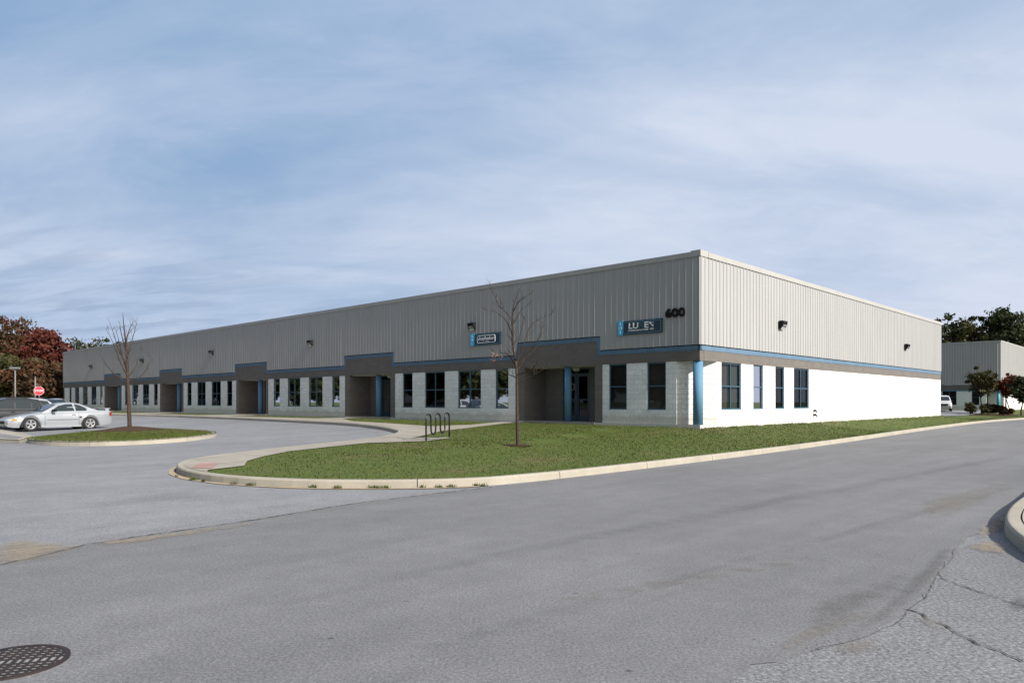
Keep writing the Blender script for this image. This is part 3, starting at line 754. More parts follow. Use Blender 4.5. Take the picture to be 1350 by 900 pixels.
def RP(u, w, z): q = CN+RD*u+NR*w; return Vector((q.x, q.y, z))
def sign(px0, px1, px2, z0, z1, number, label):
    ua, ub, uc = uL(px0), uL(px1), uL(px2)
    T = thing('wall_sign', label, 'sign', LP((ua+uc)/2, .08, (z0+z1)/2))
    p = MB(FL); p.box(uc, ub, .072, .13, z0, z1); p.obj('sign_panel', M['signnavy'], T)
    p = MB(FL); d = .045; t_ = .016; A, Bq = uc+d, ub-d*.6; C_, D = z0+d, z1-d
    p.box(A, Bq, .13, .134, D-t_, D); p.box(A, Bq, .13, .134, C_, C_+t_); p.box(A, A+t_, .13, .134, C_+t_, D-t_); p.box(Bq-t_, Bq, .13, .134, C_+t_, D-t_); p.obj('border', M['signteal'], T)
    p = MB(FL); p.box(ub, ua, .072, .14, z0-.02, z1+.02); nb = p.obj('number_panel', M['signblue'], T)
    for k, ch in enumerate(number.replace('0', 'O')):
        textobj(ch, .19, LP((ua+ub)/2, .142, z1-(z1-z0)*(.18+.32*k)), X3, Z3, N3, M['digitpale'], nb, .004, .006, 'digit')
    return T, ub, uc
T, ub, uc = sign(816.7, 823.5, 874.9, 4.40, 4.97, '601', 'dark sign in teal border with large pale letters beside the black 600')
W_ = ub-uc; zc = 4.70
def lx(f): return ub-W_*f
textobj('L', .34, LP(lx(.20), .136, zc+.04), X3, Z3, N3, M['signwhite'], T, .006, .006, sx=1.25)
textobj('U', .34, LP(lx(.335), .136, zc+.04), X3, Z3, N3, M['signwhite'], T, .006, .006, sx=1.25)
textobj('X', .34, LP(lx(.48), .136, zc+.04), X3, Z3, N3, M['signdim'], T, .006, .004, sx=1.2)
textobj('E', .34, LP(lx(.61), .136, zc+.04), X3, Z3, N3, M['signwhite'], T, .006, .006, sx=1.25)
textobj('COMMUNICATIONS', .085, LP(lx(.40), .136, zc-.145), X3, Z3, N3, M['signwhite'], T, .004, .002, sx=1.28)
textobj('LLC', .09, LP(lx(.75), .136, zc-.13), X3, Z3, N3, M['signwhite'], T, .004, .002, sx=1.2)
gl = MB(FL)
for (f, dz, ru, rz) in ((.715, .12, .045, .05), (.745, .05, .03, .025), (.775, .0, .035, .045), (.785, .13, .016, .03)):
    u_ = lx(f); gl.face([(u_+ru*math.cos(a)*1.2*(1+.25*math.sin(3*a)), .1365, zc+dz+rz*math.sin(a)) for a in np.linspace(0, 2*math.pi, 15)[:-1]])
gl.obj('globe_emblem', M['signwhite'], T)
T, ub, uc = sign(622.0, 627.6, 662.6, 4.43, 5.02, '602', 'dark sign with rounded white outline and script behind the lawn tree')
W_ = ub-uc; zc = 4.73
textobj('shopRealtor', .25, LP(lx(.46), .136, zc+.03), X3, Z3, N3, M['signwhite'], T, .005, .006, sx=.92)
textobj('services', .08, LP(lx(.5), .136, zc-.12), X3, Z3, N3, M['signwhite'], T, .003, .001)
rb = MB(FL); pts = []
hw, hh, r = W_*.335, .175, .07
for cx_, cz_, a0 in ((hw-r, hh-r, 0), (-hw+r, hh-r, 90), (-hw+r, -hh+r, 180), (hw-r, -hh+r, 270)):
    for k in range(6):
        a = math.radians(a0+18*k); pts.append(Vector((lx(.46)+cx_+r*math.cos(a), .138, zc+cz_+r*math.sin(a))))
rb.tube(pts+[pts[0], pts[1]], .013, 6, cap=False); rb.obj('rounded_outline', M['signwhite'], T)
T = thing('building_number', 'bold black raised digits 600 on the cladding near the corner', 'number', LP(uL(891), .06, 5.12))
for ch, px in (('6', 883.0), ('O', 891.8), ('O', 900.6)):
    textobj(ch, .45, LP(uL(px), .11, 5.12), X3, Z3, N3, M['black'], T, .03, .028, 'digit', sx=1.1 if ch == '6' else .80)
M['lens'] = mat('lamp_lens', (.5, .5, .48), .2)
def wall_light(fr, P3, px, z, label, sc=1.):
    u = uL(px) if fr is FL else uR(px)
    T = thing('wall_light', label, 'wall light', P3(u, .05, z), 'black floodlights on the metal cladding')
    h = MB(fr); s = .19*sc
    # hood: wedge tapered downwards
    def ring(w, a, z0, z1): return [(u-a, w, z0), (u+a, w, z0), (u+a, w, z1), (u-a, w, z1)]
    R = [ring(.045, s*.7, z-s*.6, z+s*.75), ring(.12, s, z-s*.9, z+s*.85), ring(.20*sc+.02, s, z-s*.35, z+s*.85), ring(.25*sc+.02, s*.96, z+s*.3, z+s*.78)]
    for A, Bq in zip(R, R[1:]):
        for k in range(4): h.face([A[k], A[(k+1) % 4], Bq[(k+1) % 4], Bq[k]])
    h.face(R[0]); h.face(R[-1]); h.obj('housing', M['black'], T)
    l = MB(fr); l.face([(u-s*.72, .145, z-s*.86), (u+s*.72, .145, z-s*.86), (u+s*.72, .235*sc+.02, z+s*.1), (u-s*.72, .235*sc+.02, z+s*.1)]); 
    for v_i in range(len(l.v)):
        x, y, zz = l.v[v_i]; l.v[v_i] = (x, y, zz-.03)
    l.obj('lens', M['lens'], T)
for px, py, lab in ((625.5, 430.5, 'black floodlight just above the sign with rounded outline'), (411.8, 452.3, 'black floodlight on the cladding left of the second entrance'), (281, 465, 'black floodlight between the third and fourth entrances'), (189.3, 475.6, 'black floodlight left of the fourth entrance behind the bare island tree'), (121.8, 483.4, 'farthest black floodlight near the left end of the warehouse')):
    u = uL(px); q = CN+LD*u; wall_light(FL, LP, px, CAMZ+(HY-py)*q.y/F, lab, 1.15)
for px, py, lab in ((1027, 428.5, 'black floodlight high on the sunny end wall, nearer the corner'), (1192, 457.3, 'black floodlight at the far right of the sunny end wall')):
    u = uR(px); q = CN+RD*u; wall_light(FR, RP, px, CAMZ+(HY-py)*q.y/F, lab, 1.15)
for px, py, lab in ((1072.5, 541.5, 'upper of two small taps on the white end wall'), (1072.5, 547, 'lower of two small taps on the white end wall')):
    u = uR(px); q = CN+RD*u; z = CAMZ+(HY-py)*q.y/F
    T = thing('wall_tap', lab, 'tap', RP(u, 0, z), 'small taps on the end wall')
    k = MB(FR); k.tube([Vector((u, .0, z)), Vector((u, .14, z)), Vector((u+.02, .17, z-.08))], [.035, .035, .03], 8); k.obj('spout', M['black'], T)
    k = MB(FR); k.tube([Vector((u, .07, z+.03)), Vector((u, .07, z+.07))], [.06, .06], 8); k.obj('valve_handle', M['black'], T)
# ================================================================== SECOND BUILDING (right, behind)
D2 = 90.; C2 = Vector(((1319-CX)/F*D2, D2)); CNs = CN
def frame2(dirv, nrm): return (C2, dirv, nrm)
F2L = (C2, LD, NL); F2R = (C2, RD, NR); H2 = 9.15; b1 = 3.2
def w2(px):
    r = (px-CX)/F; nn = C2.dot(NL); t_ = nn/(NL.x*r+NL.y); return (Vector((r*t_, t_))-C2).dot(LD)
E2 = thing('warehouse', 'distant grey metal warehouse with white base behind the small trees at right', 'building', (C2.x, C2.y, SL))
m2 = MB(F2L); WL = 40; wins2 = sorted([(w2(1261), w2(1242.2), 2), (w2(1291.2), w2(1281), 1)])
rec = (w2(1316), w2(1300.5)); z0, z1 = 1.15, 3.1
m2.box(rec[1], WL, -.3, 0, SL-.3, z0); xs = rec[1]
for a, b, n in wins2: m2.box(xs, a, -.3, 0, z0, z1); xs = b
m2.box(xs, WL, -.3, 0, z0, z1); m2.box(0, rec[1]+.2, -2.4, -2.1, SL-.3, 3.2); m2.obj('white_wall', M['white'], E2)
m2 = MB(F2L); m2.box(0, WL, -.3, .01, z1, 3.75); m2.obj('grey_block_wall', M['gray'], E2)
m2 = MB(F2L); m2.box(rec[1], WL, -.02, .03, z1-.18, z1-.002); m2.obj('blue_trim', M['blue'], E2)
cl = MB(F2L); cladding(cl, [(0, WL, 3.76)], H2-.15); cl.obj('metal_wall', M['clad'], E2, fixn=False)
cl = MB(F2R); cladding(cl, [(0, 45, 3.76)], H2-.15); cl.obj('metal_wall', M['clad'], E2, fixn=False)
m2 = MB(F2R); m2.box(2.2, 45, -.3, 0, SL-.3, z1); m2.box(0.3, 45, -.3, .01, z1, 3.75); m2.obj('white_wall', M['white'], E2)
m2 = MB(F2L); m2.box(-.08, WL, -.3, .08, H2-.15, H2+.02); m2.box(-.08, .3, -45, -.3, H2-.15, H2+.02); m2.box(.3, WL, -45, -.3, H2-.4, H2-.2); m2.obj('parapet_cap', M['cap'], E2)
for a, b, n in wins2:
    window(F2L, a, b, n, E2, z0=z0, z1=z1)
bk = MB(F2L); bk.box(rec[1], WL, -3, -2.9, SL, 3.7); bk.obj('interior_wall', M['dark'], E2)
c = MB(F2L); c.tube([Vector((.25, -.25, SL-.3)), Vector((.25, -.25, z1))], .2, 16); c.obj('column', mat('teal_column', (.06, .25, .32), .5), E2)
# ================================================================== BIKE RACK
RA = G(561.7, 584.7, .16); RB_ = G(592.3, 580, .17)
T = thing('bicycle_rack', 'black steel wave bicycle rack standing on the concrete pad', 'bike rack', (*((RA+RB_)/2), zpad(*RA)))
rb = MB(); za = zpad(*RA); zb_ = zpad(*RB_); dd = RB_-RA
def rp(t_, z): q = RA+dd*t_; return Vector((q.x, q.y, z+za+(zb_-za)*t_))
pts = []; rr_ = .1*1.0; H = .86; L_ = dd.length; low = .22
xs = [i/5 for i in range(6)]; pts.append(rp(0, 0)); hw = .1
for i in range(5):
    c = (xs[i]+xs[i+1])/2
    if i % 2 == 0:
        for a in np.linspace(180, 0, 9): pts.append(rp(c+hw*math.cos(math.radians(a)), H-hw*L_+hw*L_*math.sin(math.radians(a))*1.15))
    else:
        for a in np.linspace(180, 360, 9): pts.append(rp(c+hw*math.cos(math.radians(a)), low+hw*L_+hw*L_*math.sin(math.radians(a))*1.15))
pts.append(rp(1, 0)); rb.tube(pts, .028, 10); rb.obj('wave_tube', M['rackblack'], T)
for t_ in (0, 1):
    f = MB(); f.tube([rp(t_, 0), rp(t_, .015)], .07, 12); f.obj('base_flange', M['rackblack'], T)
# ================================================================== MANHOLE / DRAIN COVER
mc = G(14, 874); R_ = .315
T = thing('drain_cover', 'round rusty iron grate set into the asphalt at lower left', 'drain cover', (*mc, .01))
f = MB(); n = 48
for i in range(n):
    a, b = 2*math.pi*i/n, 2*math.pi*(i+1)/n
    f.face([(mc.x+r*math.cos(x), mc.y+r*math.sin(x), .014) for r, x in ((R_-.03, a), (R_, a), (R_, b), (R_-.03, b))])
    f.face([(mc.x+R_*math.cos(a), mc.y+R_*math.sin(a), .0), (mc.x+R_*math.cos(b), mc.y+R_*math.sin(b), 0), (mc.x+R_*math.cos(b), mc.y+R_*math.sin(b), .014), (mc.x+R_*math.cos(a), mc.y+R_*math.sin(a), .014)])
f.obj('frame_ring', M['iron'], T)
f = MB(); f.face([(mc.x+(R_+.0)*math.cos(2*math.pi*i/n), mc.y+(R_+.0)*math.sin(2*math.pi*i/n), .0075) for i in range(n)]); f.obj('grate_fill', asphalt('grate_fill_asphalt', (.22, .215, .21)), T)
f = MB(); ca, sa = math.cos(math.radians(14)), math.sin(math.radians(14))
def bar(o, wd, along):
    h = math.sqrt(max(0, (R_-.02)**2-o*o))
    if h < .02: return
    c4 = [(-h, o-wd/2), (h, o-wd/2), (h, o+wd/2), (-h, o+wd/2)]
    if along: c4 = [(y, x) for x, y in c4]
    f.face([(mc.x+x*ca-y*sa, mc.y+x*sa+y*ca, .0125+.0004*along) for x, y in c4])
for k in range(-6, 7):
    if k == 0: continue
    bar(k*.047, .022, 0)
for k in range(-6, 7): bar(k*.047+.02, .021 if k else .03, 1)
f.obj('grate_bars', M['iron'], T)
# ================================================================== BARE TREES
def spline(pts, n=6):
    out = []; P = [pts[0]]+list(pts)+[pts[-1]]
    for i in range(1, len(P)-2):
        for k in range(n):
            t_ = k/n; a, b, c, d = P[i-1], P[i], P[i+1], P[i+2]
            out.append(.5*((2*b)+(c-a)*t_+(2*a-5*b+4*c-d)*t_*t_+(3*b-a-3*c+d)*t_**3))
    out.append(P[-2]); return out
def bare_tree(label, base, depth, trunkpx, branches, rad, seed, leaves=0, zb=None):
    rnd = random.Random(seed)
    T = thing('bare_tree', label, 'tree', (base.x, base.y, zb), 'young bare trees')
    tr = [at(x, y, depth) for x, y in trunkpx]; tr[0].z = zb-.05
    for i, p in enumerate(tr[1:]): p.y += rnd.uniform(-.05, .05)
    sp = spline(tr, 6); n = len(sp)
    mb = MB(); mb.tube(sp, [rad*(1-.0)*((1-i/(n-1))**.8)*.95+.004+(.02 if i == 0 else 0) for i in range(n)], 10); mb.obj('trunk', M['bark'], T)
    bm_ = MB(); tips = []
    def twig(p, d, L, r, lev):
        pts = [p]; q = p.copy(); dv = d.copy()
        for k in range(4):
            dv = (dv+Vector((rnd.uniform(-.18, .18), rnd.uniform(-.18, .18), .12+rnd.uniform(-.1, .12)))).normalized(); q = q+dv*L/4; pts.append(q.copy())
        bm_.tube(pts, [max(.0021, r*(1-i/5)) for i in range(5)], 5, cap=False); tips.append(pts[-1])
        if lev > 0:
            for k in range(rnd.choice((2, 3, 3))):
                j = rnd.choice((1, 2, 3)); a = rnd.uniform(0, 6.28)
                side = Vector((math.cos(a), math.sin(a), rnd.uniform(.1, .8))).normalized()
                twig(pts[j], (dv*.7+side*.75).normalized(), L*rnd.uniform(.45, .7), r*.6, lev-1)
    for br in branches:
        off = rnd.uniform(-.9, .9); m_ = len(br)
        # start depth on the trunk, swing in depth outwards
        pts = []
        for i, (x, y) in enumerate(br): pts.append(at(x, y, depth+off*(i/(m_-1))))
        sp = spline(pts, 5); nb = len(sp); L = sum((a-b).length for a, b in zip(sp, sp[1:]))
        r0 = rad*.32
        bm_.tube(sp, [max(.003, r0*(1-i/nb)) for i in range(nb)], 7, cap=False)
        for i in range(2, nb, 1):
            if rnd.random() < .45:
                dv = (sp[i]-sp[i-1]).normalized(); a = rnd.uniform(0, 6.28)
                side = Vector((math.cos(a), math.sin(a), rnd.uniform(-.1, .6))).normalized()
                twig(sp[i], (dv*.8+side*.8).normalized(), rnd.uniform(.2, .45)*(1.15-.6*i/nb), .007, 1)
    sp = spline(tr, 6); n = len(sp)
    for i in range(int(n*.45), n-4):
        if rnd.random() < .8:
            a = rnd.uniform(0, 6.28)
            twig(sp[i], Vector((math.cos(a), math.sin(a), .9)).normalized(), rnd.uniform(.3, .6)*min(1., (n-i)/n*2.2), .008, 1)
    bm_.obj('branches', M['bark'], T)
    if leaves:
        lf = MB()
        for k in range(leaves):
            c = at(rnd.uniform(645, 664), rnd.uniform(457, 477), depth+rnd.uniform(-.4, .2)); s = .018
            d1 = Vector((rnd.uniform(-1, 1), rnd.uniform(-1, 1), rnd.uniform(-1, 1))).normalized(); d2 = d1.orthogonal().normalized()
            lf.face([c-d1*s, c+d2*s*.6, c+d1*s, c-d2*s*.6])
        lf.obj('dry_leaves', M['dryleaf'], T)
    return T
d1_ = T1.y
bare_tree('leafless young tree in the middle of the lawn near the bike rack', T1, d1_, [(682.6, 591), (681.8, 548), (681.5, 520), (681, 490), (679.3, 474), (676, 452), (675.7, 428), (677, 404), (687, 376)],
          [[(676, 432), (672, 418), (658, 402), (651, 388), (640, 372)], [(677, 446), (668, 424), (655, 412), (642, 409)], [(677, 410), (684, 398), (698, 388)], [(677, 425), (688, 408), (699, 402)],
           [(681, 480), (690, 455), (699, 430), (714, 420), (727, 415)], [(681, 484), (670, 468), (660, 465), (648, 462)], [(681, 486), (700, 466), (712, 440), (716, 428)], [(681.5, 505), (700, 496), (720, 484), (738, 471)],
           [(681.5, 498), (667, 492), (655, 489)], [(680, 476), (683, 455), (687, 434), (690, 418)], [(681, 490), (694, 470), (704, 462), (712, 452)], [(681, 494), (702, 486), (712, 468)]], .052, 3, 38, zpad(T1.x, T1.y))
d2_ = T2.y
bare_tree('leafless young tree on the kerbed grass island at left', T2, d2_, [(171, 567), (169.5, 530), (168, 500), (167, 478), (165.5, 455), (163.5, 435), (161, 412)],
          [[(168, 496), (160, 480), (153, 462), (146, 445), (140, 435)], [(168, 498), (176, 488), (182, 474), (187, 455)], [(168.5, 502), (182, 499), (192, 488), (201, 472)], [(168, 500), (152, 494), (140, 480), (131, 466)],
           [(166, 478), (157, 462), (150, 440), (142, 418)], [(166, 474), (173, 452), (178, 434), (182, 418)], [(165, 455), (170, 436), (175, 425)], [(167, 488), (160, 465), (156, 446), (150, 428)], [(166, 462), (160, 440), (158, 425)]], .085, 5, 0, zislm(T2.x, T2.y))
# ================================================================== LEAFY TREES
def leaf_tree(name, label, base, height, cr, trunk_h, nleaf, ls, m, seed, group=None, nclump=75, low=.0, r0=None, squash=1., cat='tree'):
    rnd = np.random.RandomState(seed); pr = random.Random(seed)
    T = thing(name, label, cat, base, group); base = Vector(base)
    r0 = r0 or height*.018+.04
    mid = trunk_h+(height-trunk_h)*.5; hr = (height-trunk_h)*.5
    cl = []
    for k in range(nclump):
        th = pr.uniform(0, 6.28); ph = math.acos(pr.uniform(-1, 1)); rr = pr.uniform(.1, .92)**.6
        x = cr*rr*math.sin(ph)*math.cos(th); y = cr*rr*math.sin(ph)*math.sin(th); z = mid+hr*rr*math.cos(ph)*.95
        cl.append((x, y, max(trunk_h*.8, z), pr.choice((.10, .14, .18, .24, .32))*cr*(1.15 if nclump > 50 else 1.3)))
    tb = MB(); top = Vector((pr.uniform(-.2, .2), pr.uniform(-.2, .2), height*.8))
    tb.tube(spline([base+Vector((0, 0, -.2)), base+Vector((0, 0, trunk_h*.5)), base+Vector((top.x*.5, top.y*.5, trunk_h)), base+top], 4), [r0*(1-i/14) for i in range(13)], 8)
    tb.obj('trunk', M['ftrunk'], T)
    lb = MB()
    for (x, y, z, r) in cl[::max(1, nclump//30)]:
        h0 = trunk_h*.85+(z-trunk_h)*.35; s = base+Vector((top.x*h0/height, top.y*h0/height, h0)); e_ = base+Vector((x, y, z))
        lb.tube([s, s.lerp(e_, .5)+Vector((0, 0, -.05*height*.3)), e_], [r0*.45, r0*.28, r0*.08], 6, cap=False)
    lb.obj('limbs', M['ftrunk'], T)
    C = np.array(cl); idx = rnd.randint(0, len(cl), nleaf)
    d = np.clip(rnd.normal(size=(nleaf, 3)), -2.1, 2.1)*.52
    P = C[idx, :3]+d*C[idx, 3][:, None]*np.array([1, 1, .7*squash]); P += np.array(base)
    a = rnd.normal(size=(nleaf, 3)); a /= np.linalg.norm(a, axis=1)[:, None]; b = rnd.normal(size=(nleaf, 3)); b -= (a*b).sum(1)[:, None]*a; b /= np.linalg.norm(b, axis=1)[:, None]
    s = (ls*rnd.uniform(.6, 1.25, nleaf))[:, None]
    V = np.stack([P-a*s, P+b*s*.55, P+a*s, P-b*s*.55], 1).reshape(-1, 3)
    me = bpy.data.meshes.new('crown'); me.from_pydata(V.tolist(), [], np.arange(nleaf*4).reshape(-1, 4).tolist()); me.materials.append(m)
    o = bpy.data.objects.new('crown', me); COL.objects.link(o); o.parent = T; o.matrix_parent_inverse = Matrix.Translation(-T.location)
    return T
def far(px, d, z=.3): return (((px-CX)/F*d), d, z)
gL = 'autumn trees beyond the parking lot'
leaf_tree('autumn_tree', 'tall rusty orange tree standing at the left picture edge', far(8, 104), 13.6, 5.0, 2.2, 9000, .30, M['leafrust'], 11, gL)
leaf_tree('autumn_tree', 'tallest red tree behind the parked cars', far(36, 112), 13.6, 4.4, 2.5, 9000, .30, M['leafred'], 12, gL)
leaf_tree('autumn_tree', 'dark red tree between the stop sign and the warehouse end', far(64, 100), 11.2, 3.7, 2.0, 8000, .28, M['leafred'], 13, gL)
leaf_tree('autumn_tree', 'small rusty tree touching the warehouse left end', far(88, 124), 11.0, 4.5, 2.0, 6000, .3, M['leafrust'], 14, gL)
leaf_tree('autumn_tree', 'low olive tree behind the lamp post at left', far(20, 92), 7.6, 4.2, .8, 8000, .28, M['leafmix'], 15, gL)
leaf_tree('autumn_tree', 'low rusty brown tree behind the stop sign', far(52, 90), 6.6, 3.8, .6, 8000, .28, M['leafrust'], 16, gL)
leaf_tree('autumn_tree', 'low olive brown tree beside the warehouse left end', far(77, 94), 6.2, 2.9, .5, 6000, .26, M['leafmix'], 17, gL)
leaf_tree('autumn_tree', 'broad rusty tree cropped by the left picture edge', far(-30, 100), 12.5, 5.2, 1.5, 7000, .32, M['leafrust'], 18, gL)
gW = 'unseen trees added to darken the window reflections'  # unseen row, added so the front windows reflect something dark
src = leaf_tree('reflection_tree', 'unseen dull green tree added beyond the left picture edge for window reflections', (-118, 138, .3), 15, 7, .3, 6000, .7, M['leafgreen'], 71, gW, nclump=60)
rk_ = random.Random(8)
for k in range(25):
    o = src.copy(); COL.objects.link(o); o.location = (-118+rk_.uniform(-9, 7), 138-6.4*(k+1)+rk_.uniform(-2, 2), .3); o.rotation_euler = (0, 0, rk_.uniform(0, 6)); sc_ = rk_.uniform(.85, 1.2); o.scale = (sc_, sc_, sc_)
    for ch in src.children:
        c = ch.copy(); COL.objects.link(c); c.parent = o; c.matrix_parent_inverse = ch.matrix_parent_inverse.copy()
gB = 'treetops showing above the warehouse roof'
leaf_tree('green_tree', 'thin dull green treetop just above the roof left end', far(104, 135), 12.9, 3.2, 5, 3500, .28, M['leafgreen'], 21, gB)
leaf_tree('green_tree', 'dark green round treetop above the roof beside the bare tree', far(141, 138), 13.8, 3.6, 5, 5500, .28, M['leafgreen'], 22, gB)
leaf_tree('green_tree', 'sparse small treetop between two others above the roof', far(122, 145), 13.4, 2.6, 6, 1600, .28, M['leafmix'], 23, gB)
gR = 'tall trees behind the distant warehouse'
leaf_tree('green_tree', 'thin airy green tree rising just right of the warehouse far corner', far(1243, 130), 17.2, 3.2, 8, 2600, .33, M['leafgreen'], 31, gR, nclump=40)
leaf_tree('green_tree', 'low dark green tree crown between the two taller crowns', far(1258, 136), 13.6, 3.6, 5, 4000, .32, M['leafgreen'], 32, gR)
leaf_tree('green_tree', 'tall tree with rusty tinged crown behind the distant warehouse', far(1284, 130), 17.6, 4.2, 6, 6500, .33, M['leafmix'], 33, gR, nclump=60)
leaf_tree('green_tree', 'broad dark green tree at right behind the distant warehouse', far(1328, 128), 18.2, 4.6, 6, 10000, .33, M['leafgreen'], 34, gR)
leaf_tree('green_tree', 'dark green tree cropped by the right picture edge', far(1362, 130), 16.5, 4.6, 6, 7000, .33, M['leafgreen'], 35, gR)
leaf_tree('green_tree', 'filler green tree low behind the distant warehouse roof', far(1305, 140), 14.5, 4.6, 5, 5000, .33, M['leafgreen'], 36, gR)
def orn(px, d, H, cr, th, n, mt, seed, lab, ls=.12, **kw):
    x = (px-CX)/F*d; return leaf_tree('ornamental_tree', lab, (x, d, zpad(x, d)), H, cr, th, n, ls, M[mt], seed, 'small trees beside the far drive', nclump=44, r0=.1, **kw)
orn(1294, 74, 5.0, 1.42, 1.75, 4200, 'leafolive', 41, 'small olive green tree in front of the distant warehouse', .13)
orn(1326, 74, 4.4, 1.12, 1.7, 3200, 'leaforange', 42, 'small orange red staked tree in front of the distant warehouse', .12)
orn(1346.5, 72, 4.1, 1.35, 1.3, 4000, 'leafgreen', 43, 'small dark green tree at the right picture edge', .12)
T = thing('tree_stake', 'thin leaning stake beside the orange red tree', 'stake', (*Vector((far(1331, 73)[0], 73)), .5))
k = MB(); k.tube([at(1332, 543, 73), at(1326, 524, 73.8)], .05, 6); k.obj('pole', M['ftrunk'], T)
def bush(px, d, H, cr, mt, seed, lab, n=2200):
    x = (px-CX)/F*d; return leaf_tree('shrub', lab, (x, d, zpad(x, d)), H, cr, .12, n, .1, M[mt], seed, 'shrubs by the far drive', nclump=26, r0=.05, cat='shrub')
bush(1279, 72, 1.15, .52, 'leafolive', 51, 'lone round olive shrub left of the small olive tree')
bush(1301, 73, 1.1, .62, 'leafolive', 52, 'leftmost shrub of the reddish row right of the olive tree')
bush(1311, 73.5, 1.15, .6, 'leafrust', 53, 'middle shrub of the reddish row below the orange tree')
bush(1320, 73, 1.05, .55, 'leafrust', 54, 'reddish shrub under the orange red tree')
bush(1329, 72, .7, .5, 'leafrust', 55, 'lowest shrub at the right end of the reddish row')
bed = [G(1262, 547.5, .45), G(1300, 548, .45), G(1336, 547, .45), G(1338, 544.5, .45), G(1290, 543.8, .45), G(1262, 545, .45)]
bed = smoothline([Vector(((px-CX)/F*d, d)) for px, d in ((1258, 70), (1300, 70.2), (1340, 70), (1345, 75), (1300, 76), (1262, 75))], 2, True)
sheet('mulch_bed', bed, lambda x, y: zpad(x, y)+.03, M['mulch'], 1.)
# ================================================================== STREET FURNITURE
x, y = far(20, 60)[:2]; zb = zg(x, y)
T = thing('street_lamp', 'slim grey lamp post in front of the autumn trees at left', 'lamp post', (x, y, zb))
k = MB(); k.tube([(x, y, zb), (x, y, 4.3)], [.06, .05], 8); k.obj('post', M['galv'], T)
k = MB(); k.box(x-.38, x+.32, y-.16, y+.16, 4.28, 4.44); k.obj('lamp_head', M['galv'], T)
x, y = far(46.5, 66)[:2]
T = thing('utility_post', 'thin grey post just left of the stop sign', 'post', (x, y, zg(x, y)))
k = MB(); k.tube([(x, y, zg(x, y)), (x, y, 3.75)], .06, 8); k.obj('pole', M['galv'], T)
k = MB(); k.tube([(x, y, 3.75), (x, y, 3.85)], [.09, .04], 8); k.obj('post_cap', M['galv'], T)
x, y = far(51.3, 58)[:2]; zc = CAMZ+(HY-515)*58/F
T = thing('stop_sign', 'red octagonal STOP sign above the parked cars', 'stop sign', (x, y, zg(x, y)))
k = MB(); k.tube([(x, y+.03, zg(x, y)), (x, y+.03, zc+.3)], .03, 8); k.obj('post', M['galv'], T)
fd_ = Vector((-x, -y)).normalized(); xd = Vector((-fd_.y, fd_.x, 0)); N_ = Vector((fd_.x, fd_.y, 0)); o3 = Vector((x, y, zc))
def octo(r, w): return [o3+xd*r*math.cos(math.radians(22.5+45*i))+Z3*r*math.sin(math.radians(22.5+45*i))+N_*w for i in range(8)]
k = MB(); A, Bq = octo(.365, .0), octo(.365, .02); k.face(A); k.face(Bq)
for i in range(8): k.face([A[i], A[(i+1) % 8], Bq[(i+1) % 8], Bq[i]])
sp_ = k.obj('sign_plate', M['signwhite'], T)
k = MB(); k.face(octo(.35, .026)); k.obj('red_face', M['stopred'], sp_)
textobj('STOP', .25, o3+N_*.03, xd, Z3, N_, M['signwhite'], sp_, .002, .0)
